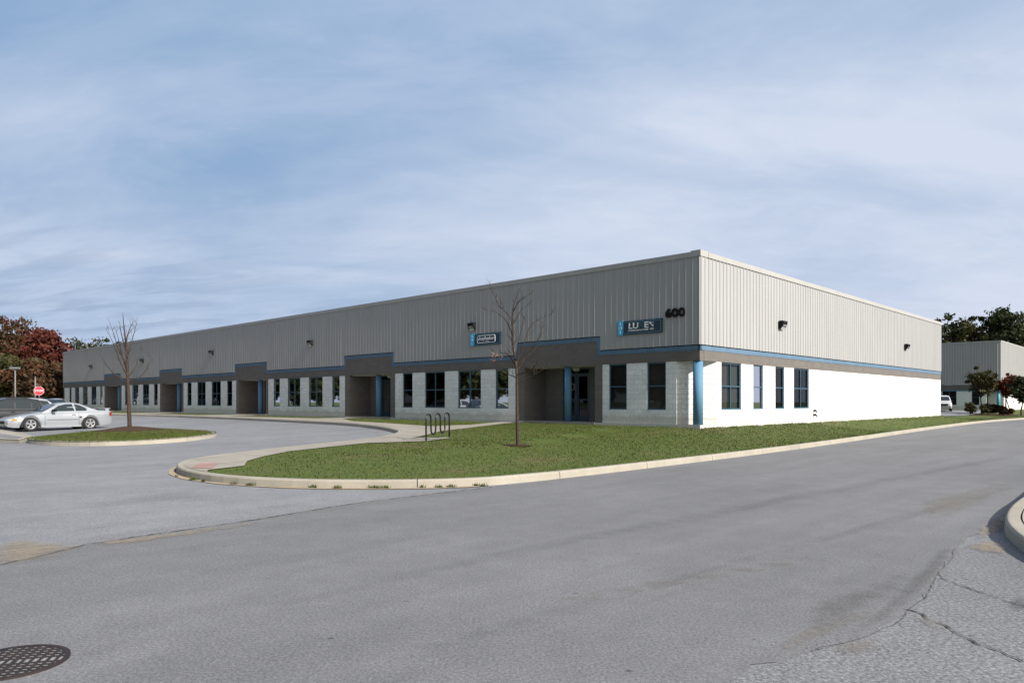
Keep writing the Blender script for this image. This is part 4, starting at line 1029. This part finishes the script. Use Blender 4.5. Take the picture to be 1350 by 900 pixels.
# ================================================================== CARS
CARDIR = RD.copy()
def lp(tab, x, k):
    for a, b in zip(tab, tab[1:]):
        if a[0] <= x <= b[0]:
            t_ = (x-a[0])/(b[0]-a[0]) if b[0] > a[0] else 0; return a[k]+(b[k]-a[k])*t_
    return tab[0][k] if x < tab[0][0] else tab[-1][k]
def make_car(name, label, cat, org, heading, z, spec, paint, group='cars parked in the left lot', lower=None):
    """spec: body [(x,zb,zt,w)], green [(x,zt,wtop)], zbelt, wbelt, wheels (x0,x1,r), windows [(poly)], """
    T = thing(name, label, cat, (org.x, org.y, z), group)
    h = heading; sd = Vector((-h.y, h.x))
    def W(p): q = org+h*p[0]+sd*p[1]; return (q.x, q.y, z+p[2])
    body = spec['body']; xs = []
    for a, b in zip(body, body[1:]):
        n = max(1, round((b[0]-a[0])/.11)); xs += [a[0]+(b[0]-a[0])*i/n for i in range(n)]
    xs.append(body[-1][0])
    wx0, wx1, wr_ = spec['wheels']; ar = wr_+.055
    rows = []
    for x in xs:
        zb, zt, w = lp(body, x, 1), lp(body, x, 2), lp(body, x, 3)
        # wheel arch: raise the lower edge of the side skin
        za = zb
        for wx in (wx0, wx1):
            if abs(x-wx) < ar: za = max(za, wr_+math.sqrt(ar*ar-(x-wx)**2))
        zmid = zb+(zt-zb)*.45
        lo = max(za, zb)
        half = [(0, zb+.03), (w*.72, zb+.02), (w*.955, lo), (w*.985, max(lo+.015, zb+.14)), (w, max(lo+.03, zmid)), (w*.985, max(lo+.04, zmid+(zt-zmid)*.42)), (w*.955, zt-(zt-zb)*.13), (w*.86, zt-.015), (w*.5, zt+.012), (0, zt+.02)]
        rows.append(half)
    b = MB()
    for i in range(len(xs)-1):
        for k in range(len(rows[0])-1):
            for sg in (1, -1):
                q = [(xs[i], rows[i][k][0]*sg, rows[i][k][1]), (xs[i+1], rows[i+1][k][0]*sg, rows[i+1][k][1]), (xs[i+1], rows[i+1][k+1][0]*sg, rows[i+1][k+1][1]), (xs[i], rows[i][k+1][0]*sg, rows[i][k+1][1])]
                b.face([W(p) for p in q], smooth=True)
    for i in (0, len(xs)-1):
        for sg in (1, -1):
            b.face([W((xs[i], r[0]*sg, r[1])) for r in rows[i]])
    # greenhouse
    gr = spec['green']; zbt, wb = spec['belt']
    gx = []
    for a, c in zip(gr, gr[1:]):
        n = max(1, round((c[0]-a[0])/.12)); gx += [a[0]+(c[0]-a[0])*i/n for i in range(n)]
    gx.append(gr[-1][0]); G_ = []
    for x in gx:
        zt, wt = lp(gr, x, 1), lp(gr, x, 2); zt = max(zt, zbt+.0); f = max(0, min(1, (zt-zbt)/(spec['roof']-zbt)))
        wtt = wb+(wt-wb)*f
        G_.append([(wb, zbt-.03), (wb+(wtt-wb)*.5, zbt+(zt-zbt)*.5), (wtt, zbt+(zt-zbt)*.9), (wtt*.93, zbt+(zt-zbt)*.975), (wtt*.5, zt+.0), (0, zt+.008)])
    for i in range(len(gx)-1):
        for k in range(5):
            for sg in (1, -1):
                b.face([W((gx[i], G_[i][k][0]*sg, G_[i][k][1])), W((gx[i+1], G_[i+1][k][0]*sg, G_[i+1][k][1])), W((gx[i+1], G_[i+1][k+1][0]*sg, G_[i+1][k+1][1])), W((gx[i], G_[i][k+1][0]*sg, G_[i][k+1][1]))], smooth=True)
    for i in (0, len(gx)-1):
        for sg in (1, -1): b.face([W((gx[i], r[0]*sg, r[1])) for r in G_[i]])
    bo = b.obj('body', paint, T)
    bm = bmesh.new(); bm.from_mesh(bo.data); bmesh.ops.remove_doubles(bm, verts=bm.verts, dist=.0005); bmesh.ops.recalc_face_normals(bm, faces=bm.faces)
    for e_ in bm.edges:
        if len(e_.link_faces) == 2 and e_.calc_face_angle(0) > .62: e_.smooth = False
    bm.to_mesh(bo.data); bm.free()
    def gside(x, zz):
        zt, wt = lp(gr, x, 1), lp(gr, x, 2); f = max(0, min(1, (zt-zbt)/(spec['roof']-zbt))); wtt = wb+(wt-wb)*f
        k = max(0, min(1, (zz-zbt)/max(.05, (zt-zbt)*.9))); return wb+(wtt-wb)*k+.012
    for poly in spec['win']:
        for sg in (1, -1):
            g = MB(); pp = resample([Vector(p) for p in poly], .25, True)
            g.face([W((p.x, sg*gside(p.x, p.y), p.y)) for p in pp]); g.obj('side_window', M['carglass'], T, fixn=False)
    for nm, (xa, xb, fa) in spec['screens'].items():
        g = MB(); n = 5
        za, zb2 = lp(gr, xa, 1), lp(gr, xb, 1); wa = lp(gr, xa, 2); wt_ = lp(gr, xb, 2)
        fA = max(0, min(1, (za-zbt)/(spec['roof']-zbt))); fB = max(0, min(1, (zb2-zbt)/(spec['roof']-zbt)))
        wA, wB = (wb+(wa-wb)*fA)*.88, (wb+(wt_-wb)*fB)*.88
        sgx = -1 if xa < xb else 1
        g.face([W((xa+sgx*.012, -wA, za+.02)), W((xa+sgx*.012, wA, za+.02)), W((xb+sgx*.012, wB, zb2+.012)), W((xb+sgx*.012, -wB, zb2+.012))]); g.obj(nm, M['carglass'], T)
    for wx in (wx0, wx1):
        for sg in (1, -1):
            w_ = lp(body, wx, 3); y1 = sg*(w_-.015); y0 = sg*(w_-.22)
            ty = MB(); N = 28
            prof = [(wr_*.62, y1-sg*.01), (wr_*.72, y1), (wr_*.94, y1-sg*.005), (wr_, y1-sg*.04), (wr_, y0+sg*.03), (wr_*.9, y0), (0.02, y0)]
            for i in range(N):
                a, c = 2*math.pi*i/N, 2*math.pi*(i+1)/N
                for (r1_, q1), (r2_, q2) in zip(prof, prof[1:]):
                    ty.face([W((wx+r_*math.cos(t_), q_, wr_+r_*math.sin(t_))) for r_, q_, t_ in ((r1_, q1, a), (r1_, q1, c), (r2_, q2, c), (r2_, q2, a))], smooth=True)
            to = ty.obj('wheel', M['tyre'], T)
            ri = MB(); rr_ = wr_*.66
            for i in range(N):
                a, c = 2*math.pi*i/N, 2*math.pi*(i+1)/N
                for (r1_, q1), (r2_, q2) in (((rr_, y1-sg*.005), (rr_*.86, y1-sg*.01)), ((rr_*.86, y1-sg*.01), (rr_*.84, y1-sg*.09))):
                    ri.face([W((wx+r_*math.cos(t_), q_, wr_+r_*math.sin(t_))) for r_, q_, t_ in ((r1_, q1, a), (r1_, q1, c), (r2_, q2, c), (r2_, q2, a))])
            for k in range(5):
                a = 2*math.pi*k/5+math.pi/2
                e1 = lambda r_, da, q_: W((wx+r_*math.cos(a+da), q_, wr_+r_*math.sin(a+da)))
                ri.face([e1(rr_*.1, -1.2, y1-sg*.02), e1(rr_*.88, -.24, y1-sg*.012), e1(rr_*.88, .24, y1-sg*.012), e1(rr_*.1, 1.2, y1-sg*.02)])
            ri.face([W((wx+rr_*.2*math.cos(2*math.pi*i/12), y1-sg*.012, wr_+rr_*.2*math.sin(2*math.pi*i/12))) for i in range(12)])
            ri.obj('rim', M['rim'], to)
            dk = MB(); dk.face([W((wx+rr_*.85*math.cos(2*math.pi*i/20), y1-sg*.085, wr_+rr_*.85*math.sin(2*math.pi*i/20))) for i in range(20)]); dk.obj('brake_disc', M['black'], to)
    # dark underbody / arches
    ub_ = MB()
    for sg in (1, -1):
        for wx in (wx0, wx1):
            w_ = lp(body, wx, 3)
            ub_ = MB(); ub_.face([W((wx+ar*math.cos(t_), sg*(w_*.93), wr_+ar*math.sin(t_))) for t_ in np.linspace(0, math.pi, 12)]+[W((wx-ar, sg*w_*.93, .2)), W((wx+ar, sg*w_*.93, .2))]); ub_.obj('wheel_arch', M['tyre'], T)
    x0, x1 = body[0][0], body[-1][0]
    def patch(nm, m_, x, y0_, y1_, z0_, z1_, front=True, side=.0):
        for sg in (1, -1):
            g = MB(); xf = x
            g.face([W((xf, sg*y0_, z0_)), W((xf+side, sg*y1_, z0_)), W((xf+side, sg*y1_, z1_)), W((xf, sg*y0_, z1_))]); g.obj(nm, m_, T)
    for p in spec.get('patch', ()):
        nm, mm, pts3 = p
        for sg in (1, -1):
            g = MB(); g.face([W((a[0], sg*a[1], a[2])) for a in pts3]); g.obj(nm, M[mm], T, fixn=False)
    for sg in (1, -1):
        mx, mz = spec['mirror']; g = MB((org, h, sd)); 
        yy = sg*(lp(body, mx, 3)+.02)
        g.box(mx-.06, mx+.1, yy-.06*0, yy+sg*.16, mz, mz+.12)
        g.v = [(a, b_, c_+z) for a, b_, c_ in g.v]; g.obj('mirror', M['black'] if spec.get('darkmirror') else paint, T, bevel=.03)
        g = MB((org, h, sd)); hx = spec['handle']; yy = sg*(lp(body, hx, 3))
        g.box(hx, hx+.16, yy*.975, yy+sg*.012, zbt-.13, zbt-.10); g.v = [(a, b_, c_+z) for a, b_, c_ in g.v]; g.obj('door_handle', paint, T)
    # door seams
    for (sx, sz0, sz1) in spec.get('seams', ()):
        for sg in (1, -1):
            g = MB(); w_ = lp(body, sx, 3); zt = lp(body, sx, 2); zb = lp(body, sx, 1); zm_ = zb+(zt-zb)*.45
            pts = [(w_*.99, sz0), (w_*1.0, zm_), (w_*.985, zm_+(zt-zm_)*.42), (w_*.955, zt-(zt-zb)*.13)]
            for (ya, z_a), (yb, z_b) in zip(pts, pts[1:]):
                g.face([W((sx-.006, sg*(ya+.004), z_a)), W((sx+.006, sg*(ya+.004), z_a)), W((sx+.006, sg*(yb+.004), z_b)), W((sx-.006, sg*(yb+.004), z_b))])
            g.obj('door_seam', M['black'], T, fixn=False)
    for p in spec.get('boxes', ()):
        nm, mm, bx = p; g = MB((org, h, sd)); g.box(*bx); g.v = [(a, b_, c_+z) for a, b_, c_ in g.v]; g.obj(nm, paint if mm == 'paint' else M[mm], T, bevel=.02)
    return T
coupe = dict(body=[(0, .30, .50, .50), (.06, .22, .58, .68), (.25, .18, .66, .80), (.6, .17, .735, .87), (1.0, .17, .80, .895), (1.5, .17, .885, .90), (1.8, .17, .90, .895), (2.6, .17, .905, .885), (3.3, .17, .925, .90), (3.75, .18, .94, .90), (4.2, .22, .955, .87), (4.5, .27, .94, .80), (4.6, .34, .86, .72)],
             green=[(1.42, .88, .60), (2.12, 1.27, .57), (2.45, 1.335, .56), (2.8, 1.345, .56), (3.15, 1.29, .56), (3.9, .955, .60)], belt=(.875, .80), roof=1.345, wheels=(.94, 3.52, .325),
             win=[[(1.78, .925), (2.16, 1.185), (2.5, 1.265), (2.78, 1.27), (2.84, .94)], [(2.9, .94), (2.88, 1.265), (3.08, 1.225), (3.34, 1.09), (3.42, 1.0), (3.38, .95)]],
             screens={'windscreen': (1.5, 2.1, 0), 'rear_window': (3.82, 3.2, 0)}, mirror=(1.85, .9), darkmirror=True, handle=2.7,
             seams=((1.52, .25, .8), (3.0, .25, .8)),
             patch=[('headlight', 'clearlens', [(.035, .60, .47), (.035, .60, .57), (.20, .80, .60), (.20, .795, .49)]), ('indicator', 'orange', [(.205, .803, .50), (.205, .803, .595), (.40, .855, .61), (.40, .852, .52)]),
                    ('taillight', 'redlens', [(4.565, .765, .66), (4.565, .765, .84), (4.44, .835, .86), (4.44, .835, .68)]),
                    ('side_scoop', 'black', [(3.02, .916, .60), (3.02, .916, .665), (3.12, .918, .665), (3.10, .918, .60)])],
             boxes=[('spoiler', 'paint', (4.25, 4.56, -.62, .62, 1.03, 1.06)), ('spoiler_leg', 'paint', (4.33, 4.5, -.62, -.57, .92, 1.03)), ('spoiler_leg', 'paint', (4.33, 4.5, .57, .62, .92, 1.03)), ('side_skirt', 'paint', (1.35, 3.1, -.91, -.80, .17, .26)), ('side_skirt', 'paint', (1.35, 3.1, .80, .91, .17, .26)), ('front_grille', 'black', (-.015, .04, -.42, .42, .36, .46)), ('rub_strip', 'black', (1.6, 3.0, .889, .905, .515, .53)), ('rub_strip', 'black', (1.6, 3.0, -.905, -.889, .515, .53))])
fw = Vector(((41-CX)/F*34., 34.)); rw = Vector(((118.5-CX)/F*36., 36.)); cd = (rw-fw).normalized()
away = Vector((-cd.y, cd.x))
fixo = fw-cd*.94+away*.88
make_car('parked_coupe', 'silver two door coupe with five spoke wheels, nearest parked car', 'car', fixo, cd, .205, coupe, M['silver'])
suv = dict(body=[(0, .35, .72, .62), (.08, .28, .80, .78), (.4, .25, .93, .86), (1.0, .25, 1.0, .90), (1.4, .25, 1.04, .91), (2.5, .25, 1.04, .91), (3.6, .25, 1.05, .91), (4.3, .28, 1.05, .88), (4.5, .38, 1.0, .82)],
           green=[(1.15, 1.03, .66), (1.9, 1.5, .64), (2.3, 1.58, .65), (3.3, 1.6, .65), (3.9, 1.52, .65), (4.42, 1.06, .7)], belt=(1.02, .84), roof=1.6, wheels=(.85, 3.5, .36),
           win=[[(1.6, 1.08), (1.98, 1.42), (2.6, 1.49), (2.6, 1.08)], [(2.68, 1.08), (2.68, 1.49), (3.45, 1.49), (3.45, 1.08)], [(3.53, 1.08), (3.53, 1.47), (3.9, 1.42), (4.12, 1.08)]],
           screens={'windscreen': (1.28, 1.82, 0), 'rear_window': (4.36, 4.05, 0)}, mirror=(1.6, 1.05), darkmirror=True, handle=2.4, seams=((1.45, .35, .9), (2.64, .35, .9)),
           patch=[('headlight', 'clearlens', [(.02, .45, .62), (.02, .45, .76), (.12, .80, .80), (.12, .80, .66)])],
           boxes=[('roof_rail', 'black', (2.2, 3.9, -.6, -.56, 1.60, 1.64)), ('roof_rail', 'black', (2.2, 3.9, .56, .6, 1.60, 1.64))])
sedan = dict(body=[(0, .3, .55, .55), (.06, .22, .65, .72), (.4, .2, .78, .84), (1.0, .2, .88, .88), (1.5, .2, .93, .89), (3.0, .2, .94, .89), (4.0, .22, .98, .87), (4.5, .28, .95, .80), (4.6, .35, .88, .72)],
             green=[(1.35, .92, .62), (2.0, 1.33, .58), (2.5, 1.44, .58), (3.1, 1.42, .58), (3.5, 1.33, .58), (4.1, .98, .62)], belt=(.91, .80), roof=1.44, wheels=(.9, 3.55, .32),
             win=[[(1.72, .96), (2.08, 1.26), (2.65, 1.35), (2.65, .97)], [(2.72, .97), (2.72, 1.35), (3.2, 1.31), (3.6, 1.08), (3.6, .99)]],
             screens={'windscreen': (1.42, 1.98, 0), 'rear_window': (4.02, 3.55, 0)}, mirror=(1.75, .94), handle=2.45, seams=((1.5, .25, .8), (2.68, .25, .8)),
             patch=[('headlight', 'clearlens', [(.02, .50, .50), (.02, .50, .62), (.18, .78, .66), (.18, .78, .54)])])
def xscale(sp, k):
    r = dict(sp); r['body'] = [(a[0]*k,)+tuple(a[1:]) for a in sp['body']]; r['green'] = [(a[0]*k,)+tuple(a[1:]) for a in sp['green']]
    r['wheels'] = (sp['wheels'][0]*k, sp['wheels'][1]*k, sp['wheels'][2]); r['win'] = [[(a*k, b) for a, b in w_] for w_ in sp['win']]
    r['screens'] = {n_: (a*k, b*k, c) for n_, (a, b, c) in sp['screens'].items()}; r['mirror'] = (sp['mirror'][0]*k, sp['mirror'][1]); r['handle'] = sp['handle']*k
    r['seams'] = tuple((a*k, b, c) for a, b, c in sp.get('seams', ())); r['boxes'] = [(n_, m_, (b[0]*k, b[1]*k)+tuple(b[2:])) for n_, m_, b in sp.get('boxes', ())]; return r
suvs = xscale(suv, .84)
def slot(k, shift=0.): return fixo+LD*2.75*k+cd*shift
def rear_at(k, px, L=4.5):
    best = min((i*.05 for i in range(-120, 120)), key=lambda t_: abs(CX+F*(slot(k, t_)+cd*L-away*.8).x/(slot(k, t_)+cd*L-away*.8).y-px)); print('car slot', k, best); return slot(k, best)
def zc_(p): return zg(*(p+cd*2.2))
p = rear_at(1, 67, 3.78); make_car('parked_suv', 'dark boxy sport utility car parked right behind the silver coupe', 'car', p, cd, zc_(p), suvs, M['carblack'])
p = rear_at(2, 80); make_car('parked_wagon', 'silver wagon with its roof showing above the silver coupe', 'car', p, cd, zc_(p), suv, M['silver'])
p = rear_at(3, 15); make_car('parked_sedan', 'white car cropped by the left picture edge', 'car', p, cd, zc_(p), suv, M['carwhite'])
for k, (px, d, pm, lab, sp_c) in enumerate(((64, 66, 'carblack', 'dark distant car showing left of the warehouse end', sedan), (76, 74, 'silver', 'small grey distant car next to the warehouse end', sedan), (55, 78, 'carwhite', 'small white distant car below the stop sign', sedan))):
    q = Vector(far(px, d)[:2])-LD*2; make_car('distant_car', lab, 'car', q, LD, zg(*q), sp_c, M[pm], 'distant cars beyond the lot')
# pickup on the far drive
pk = dict(body=[(0, .4, .85, .75), (.1, .35, 1.0, .85), (.6, .35, 1.08, .90), (1.4, .35, 1.12, .92), (3.4, .35, 1.15, .92), (5.2, .38, 1.15, .92), (5.3, .45, 1.1, .88)],
          green=[(1.3, 1.1, .68), (1.9, 1.66, .64), (2.3, 1.78, .65), (3.1, 1.78, .65), (3.4, 1.12, .68)], belt=(1.1, .84), roof=1.78, wheels=(.95, 4.2, .38),
          win=[[(1.75, 1.16), (2.1, 1.58), (2.9, 1.66), (3.1, 1.16)]], screens={'windscreen': (1.4, 1.88, 0), 'rear_window': (3.37, 3.15, 0)}, mirror=(1.8, 1.15), darkmirror=True, handle=2.7,
          patch=[('headlight', 'clearlens', [(.02, .5, .78), (.02, .5, .95), (.12, .84, .98), (.12, .84, .8)])], boxes=[('grille', 'black', (-.02, .03, -.5, .5, .62, .85)), ('bumper', 'galv', (-.08, .0, -.8, .8, .42, .58))])
q = Vector(far(1243, 80)[:2]); hd = (RD*.93+Vector((-.15, .2))).normalized()
make_car('pickup_truck', 'white pickup truck half hidden behind the warehouse far corner', 'truck', q, hd, zpad(*q)+.03, pk, M['carwhite'], None)
# ================================================================== GRASS
rnd = np.random.RandomState(5)
def grass(name, poly, excl, zf, n, hmin, hmax, label, dens_fn=None, wd=.007):
    P = np.array([(p[0], p[1]) for p in poly]); x0, y0 = P.min(0); x1, y1 = P.max(0)
    X = rnd.uniform(x0, x1, n); Y = rnd.uniform(y0, y1, n)
    ok = npinpoly(X, Y, [tuple(p) for p in P])
    for e_ in excl: ok &= ~npinpoly(X, Y, [(p[0], p[1]) for p in e_])
    X, Y = X[ok], Y[ok]
    # drop what the picture cannot show
    pxs = CX+F*X/np.maximum(Y, .1); k = (pxs > -120) & (pxs < 1480); X, Y = X[k], Y[k]
    u = (X-CN.x)*LD.x+(Y-CN.y)*LD.y; v = (X-CN.x)*RD.x+(Y-CN.y)*RD.y; k = ~((u > -.03) & (v > -.03)); X, Y = X[k], Y[k]
    if dens_fn is not None:
        k = rnd.rand(len(X)) < dens_fn(X, Y); X, Y = X[k], Y[k]
    Z = zf(X, Y)
    m_ = len(X); th = rnd.uniform(0, 6.28, m_); h_ = rnd.uniform(hmin, hmax, m_); w_ = wd*rnd.uniform(.6, 1.4, m_)*(1+Y/30.)
    lx_, ly_ = rnd.normal(0, .45, m_)*h_, rnd.normal(0, .45, m_)*h_
    V = np.stack([np.stack([X-np.cos(th)*w_, Y-np.sin(th)*w_, Z-.01], 1), np.stack([X+np.cos(th)*w_, Y+np.sin(th)*w_, Z-.01], 1), np.stack([X+lx_, Y+ly_, Z+h_], 1)], 1).reshape(-1, 3)
    me = bpy.data.meshes.new(name); me.vertices.add(len(V)); me.vertices.foreach_set('co', V.ravel().astype(np.float32))
    me.loops.add(len(V)); me.loops.foreach_set('vertex_index', np.arange(len(V), dtype=np.int32))
    me.polygons.add(m_); me.polygons.foreach_set('loop_start', np.arange(0, len(V), 3, dtype=np.int32)); me.polygons.foreach_set('loop_total', np.full(m_, 3, dtype=np.int32))
    me.update(calc_edges=True); me.materials.append(M['blade'])
    o = bpy.data.objects.new(name, me); COL.objects.link(o); struct(o, 'stuff'); o['label'] = label; o['category'] = 'grass'; print(name, m_); return o
# vectorised pad height through a lookup grid
gx0, gy0, gst = -60., 8., .5
GXn, GYn = 300, 200
GZ = np.array([[zpad(gx0+i*gst, gy0+j*gst) for i in range(GXn)] for j in range(GYn)])
def zpv(X, Y):
    fx = np.clip((X-gx0)/gst, 0, GXn-1.001); fy = np.clip((Y-gy0)/gst, 0, GYn-1.001); i = fx.astype(int); j = fy.astype(int); a = fx-i; b = fy-j
    return GZ[j, i]*(1-a)*(1-b)+GZ[j, i+1]*a*(1-b)+GZ[j+1, i]*(1-a)*b+GZ[j+1, i+1]*a*b
lawnreg = [p for p in inset(pathpoly, .17) if p.y < 95]
grp = lawnreg+[Vector((70, 90)), Vector((-60, 95))]
mul1 = [T1+Vector((.33*math.cos(a), .33*math.sin(a))) for a in np.linspace(0, 6.28, 20)[:-1]]
def dens(X, Y): return np.where(Y < 35, 1., np.where(Y < 60, .35, .12))*np.where(X < -25, .3, 1)
gregion = [Vector((-30, 8)), Vector((60, 8)), Vector((60, 80)), Vector((-30, 80))]
grass('grass', grp, [walkpoly, mul1, fd, bed], zpv, 3600000, .018, .045, 'short mown green lawn in front of the warehouse', dens)
zi = np.vectorize(lambda x, y: zislm(x, y))
grass('island_grass', isl, [[T2+Vector((1.25*math.cos(a), 1.25*math.sin(a))) for a in np.linspace(0, 6.28, 20)[:-1]]], zi, 40000, .02, .045, 'short mown grass on the kerbed island')
# weeds growing at the kerb foot
wp = inset(pathpoly, -.03)[g0:g1]; wr_ = random.Random(4); X = []; Y = []
V = []; Fc = []
for k in range(20):
    p = wr_.choice(wp) ; 
    if p.x < -7.2 or wr_.random() < .35: p = wr_.choice(wp[len(wp)//3:])
    c = p+Vector((wr_.uniform(-.15, .15), wr_.uniform(-.02, .04))); R0 = wr_.uniform(.04, .12)
    for j in range(int(26*R0/.08)):
        a = wr_.uniform(0, 6.28); r = R0*wr_.random(); b0 = Vector((c.x+r*math.cos(a), c.y+r*math.sin(a)*.4-.03, .005)); h_ = wr_.uniform(.02, .08); e_ = b0+Vector((wr_.uniform(-.03, .03), wr_.uniform(-.03, .03), h_)); i0 = len(V)
        V += [(b0.x-.008, b0.y, b0.z), (b0.x+.008, b0.y+.004, b0.z), tuple(e_)]; Fc.append((i0, i0+1, i0+2))
me = bpy.data.meshes.new('weeds'); me.from_pydata(V, [], Fc); me.materials.append(M['blade']); o = bpy.data.objects.new('weeds', me); COL.objects.link(o); struct(o, 'stuff'); o['label'] = 'small weeds sprouting along the foot of the kerb'; o['category'] = 'weeds'
# ================================================================== LIGHT, SKY, CAMERA
az = math.radians(45.75); el = math.radians(33)
ld = Vector((math.sin(az)*math.cos(el), -math.cos(az)*math.cos(el), math.sin(el)))
sun = bpy.data.lights.new('sun', 'SUN'); sun.energy = 4.3; sun.angle = math.radians(.5); sun.color = (1, .955, .89)
so = bpy.data.objects.new('sun', sun); COL.objects.link(so); so.rotation_euler = ld.to_track_quat('Z', 'Y').to_euler()
w = bpy.data.worlds.new('World'); SC.world = w; w.use_nodes = True; wt = w.node_tree; t = NT(w); t.t = wt
bg = wt.nodes['Background']; sky = wt.nodes.new('ShaderNodeTexSky'); sky.sky_type = 'NISHITA'; sky.sun_disc = False
sky.sun_elevation = el; sky.sun_rotation = math.atan2(ld.x, ld.y); sky.air_density = 1.0; sky.dust_density = 1.0; sky.ozone_density = 1.5
tc = wt.nodes.new('ShaderNodeTexCoord'); sep = wt.nodes.new('ShaderNodeSeparateXYZ'); wt.links.new(tc.outputs['Generated'], sep.inputs[0])
def math_(op, a, b=None, c=None):
    x = wt.nodes.new('ShaderNodeMath'); x.operation = op
    for i, v in enumerate((a, b, c)):
        if v is None: continue
        if hasattr(v, 'node'): wt.links.new(v, x.inputs[i])
        else: x.inputs[i].default_value = v
    return x.outputs[0]
zc0 = math_('MAXIMUM', sep.outputs[2], 0.); den = math_('ADD', zc0, .26)
cx_ = math_('DIVIDE', sep.outputs[0], den); cy_ = math_('DIVIDE', sep.outputs[1], den)
cmb = wt.nodes.new('ShaderNodeCombineXYZ'); wt.links.new(cx_, cmb.inputs[0]); wt.links.new(cy_, cmb.inputs[1])
def mp(scale, rot=0, loc=(0, 0, 0)):
    x = wt.nodes.new('ShaderNodeMapping'); x.inputs['Scale'].default_value = scale; x.inputs['Rotation'].default_value = (0, 0, rot); x.inputs['Location'].default_value = loc
    wt.links.new(cmb.outputs[0], x.inputs[0]); return x.outputs[0]
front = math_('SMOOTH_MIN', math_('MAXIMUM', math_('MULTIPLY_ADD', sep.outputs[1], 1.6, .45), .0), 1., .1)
n1 = t.noise(mp((.75, 1.5, 1), -.55, (3.1, 1.2, 0)), 1.0, 6, .55, .5)      # broad veil, running diagonally
n2 = t.noise(mp((2.6, 5.2, 1), -.35, (7, 2, 0)), 1.0, 8, .62, .6)       # fine wisps
veil = t.ramp(n1, [(.36, g3(.0)), (.64, g3(.85))])
mot = t.ramp(n2, [(.44, g3(0)), (.74, g3(.42))])
hz = math_('MULTIPLY', math_('POWER', math_('SUBTRACT', 1., zc0), 4.5), .72)
side = math_('MULTIPLY_ADD', sep.outputs[0], .52, .10)
cov = math_('ADD', math_('ADD', math_('MULTIPLY', veil, .62), math_('MULTIPLY', mot, .42)), math_('ADD', hz, side))
cov = math_('MINIMUM', math_('MAXIMUM', cov, .06), .97)
blue = t.mix(front, sky.outputs[0], (2.6, 4.15, 6.5))
n3 = t.noise(mp((2.6, 9.5, 1), .05, (1, 9, 0)), 1.0, 8, .6, .5)
lowm = math_('MULTIPLY', t.ramp(n3, [(.45, g3(0)), (.60, g3(.9))]), t.ramp(zc0, [(.03, g3(.55)), (.10, g3(1)), (.26, g3(0))]))
lside = math_('MINIMUM', math_('MAXIMUM', math_('MULTIPLY_ADD', sep.outputs[0], -1.8, .15), .12), 1.)
lowm = math_('MULTIPLY', lowm, lside)
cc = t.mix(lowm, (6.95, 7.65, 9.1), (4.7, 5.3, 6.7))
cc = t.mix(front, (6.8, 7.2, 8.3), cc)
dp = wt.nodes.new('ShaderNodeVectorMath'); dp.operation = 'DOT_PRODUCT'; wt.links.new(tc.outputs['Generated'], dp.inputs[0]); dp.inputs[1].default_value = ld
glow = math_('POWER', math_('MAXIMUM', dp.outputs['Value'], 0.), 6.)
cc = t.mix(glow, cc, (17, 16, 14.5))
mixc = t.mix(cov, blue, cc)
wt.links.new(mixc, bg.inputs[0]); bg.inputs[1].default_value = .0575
cam = bpy.data.cameras.new('camera'); co = bpy.data.objects.new('camera', cam); COL.objects.link(co); SC.camera = co
co.location = (0, 0, CAMZ); co.rotation_euler = (math.radians(90), 0, 0); cam.sensor_width = 36; cam.lens = 36*F/1350; cam.shift_y = (HY-450)/1350
cam.clip_start = .1; cam.clip_end = 5000
vs = SC.view_settings; vs.view_transform = 'Standard'; vs.look = 'None'; vs.exposure = .75; vs.gamma = 1
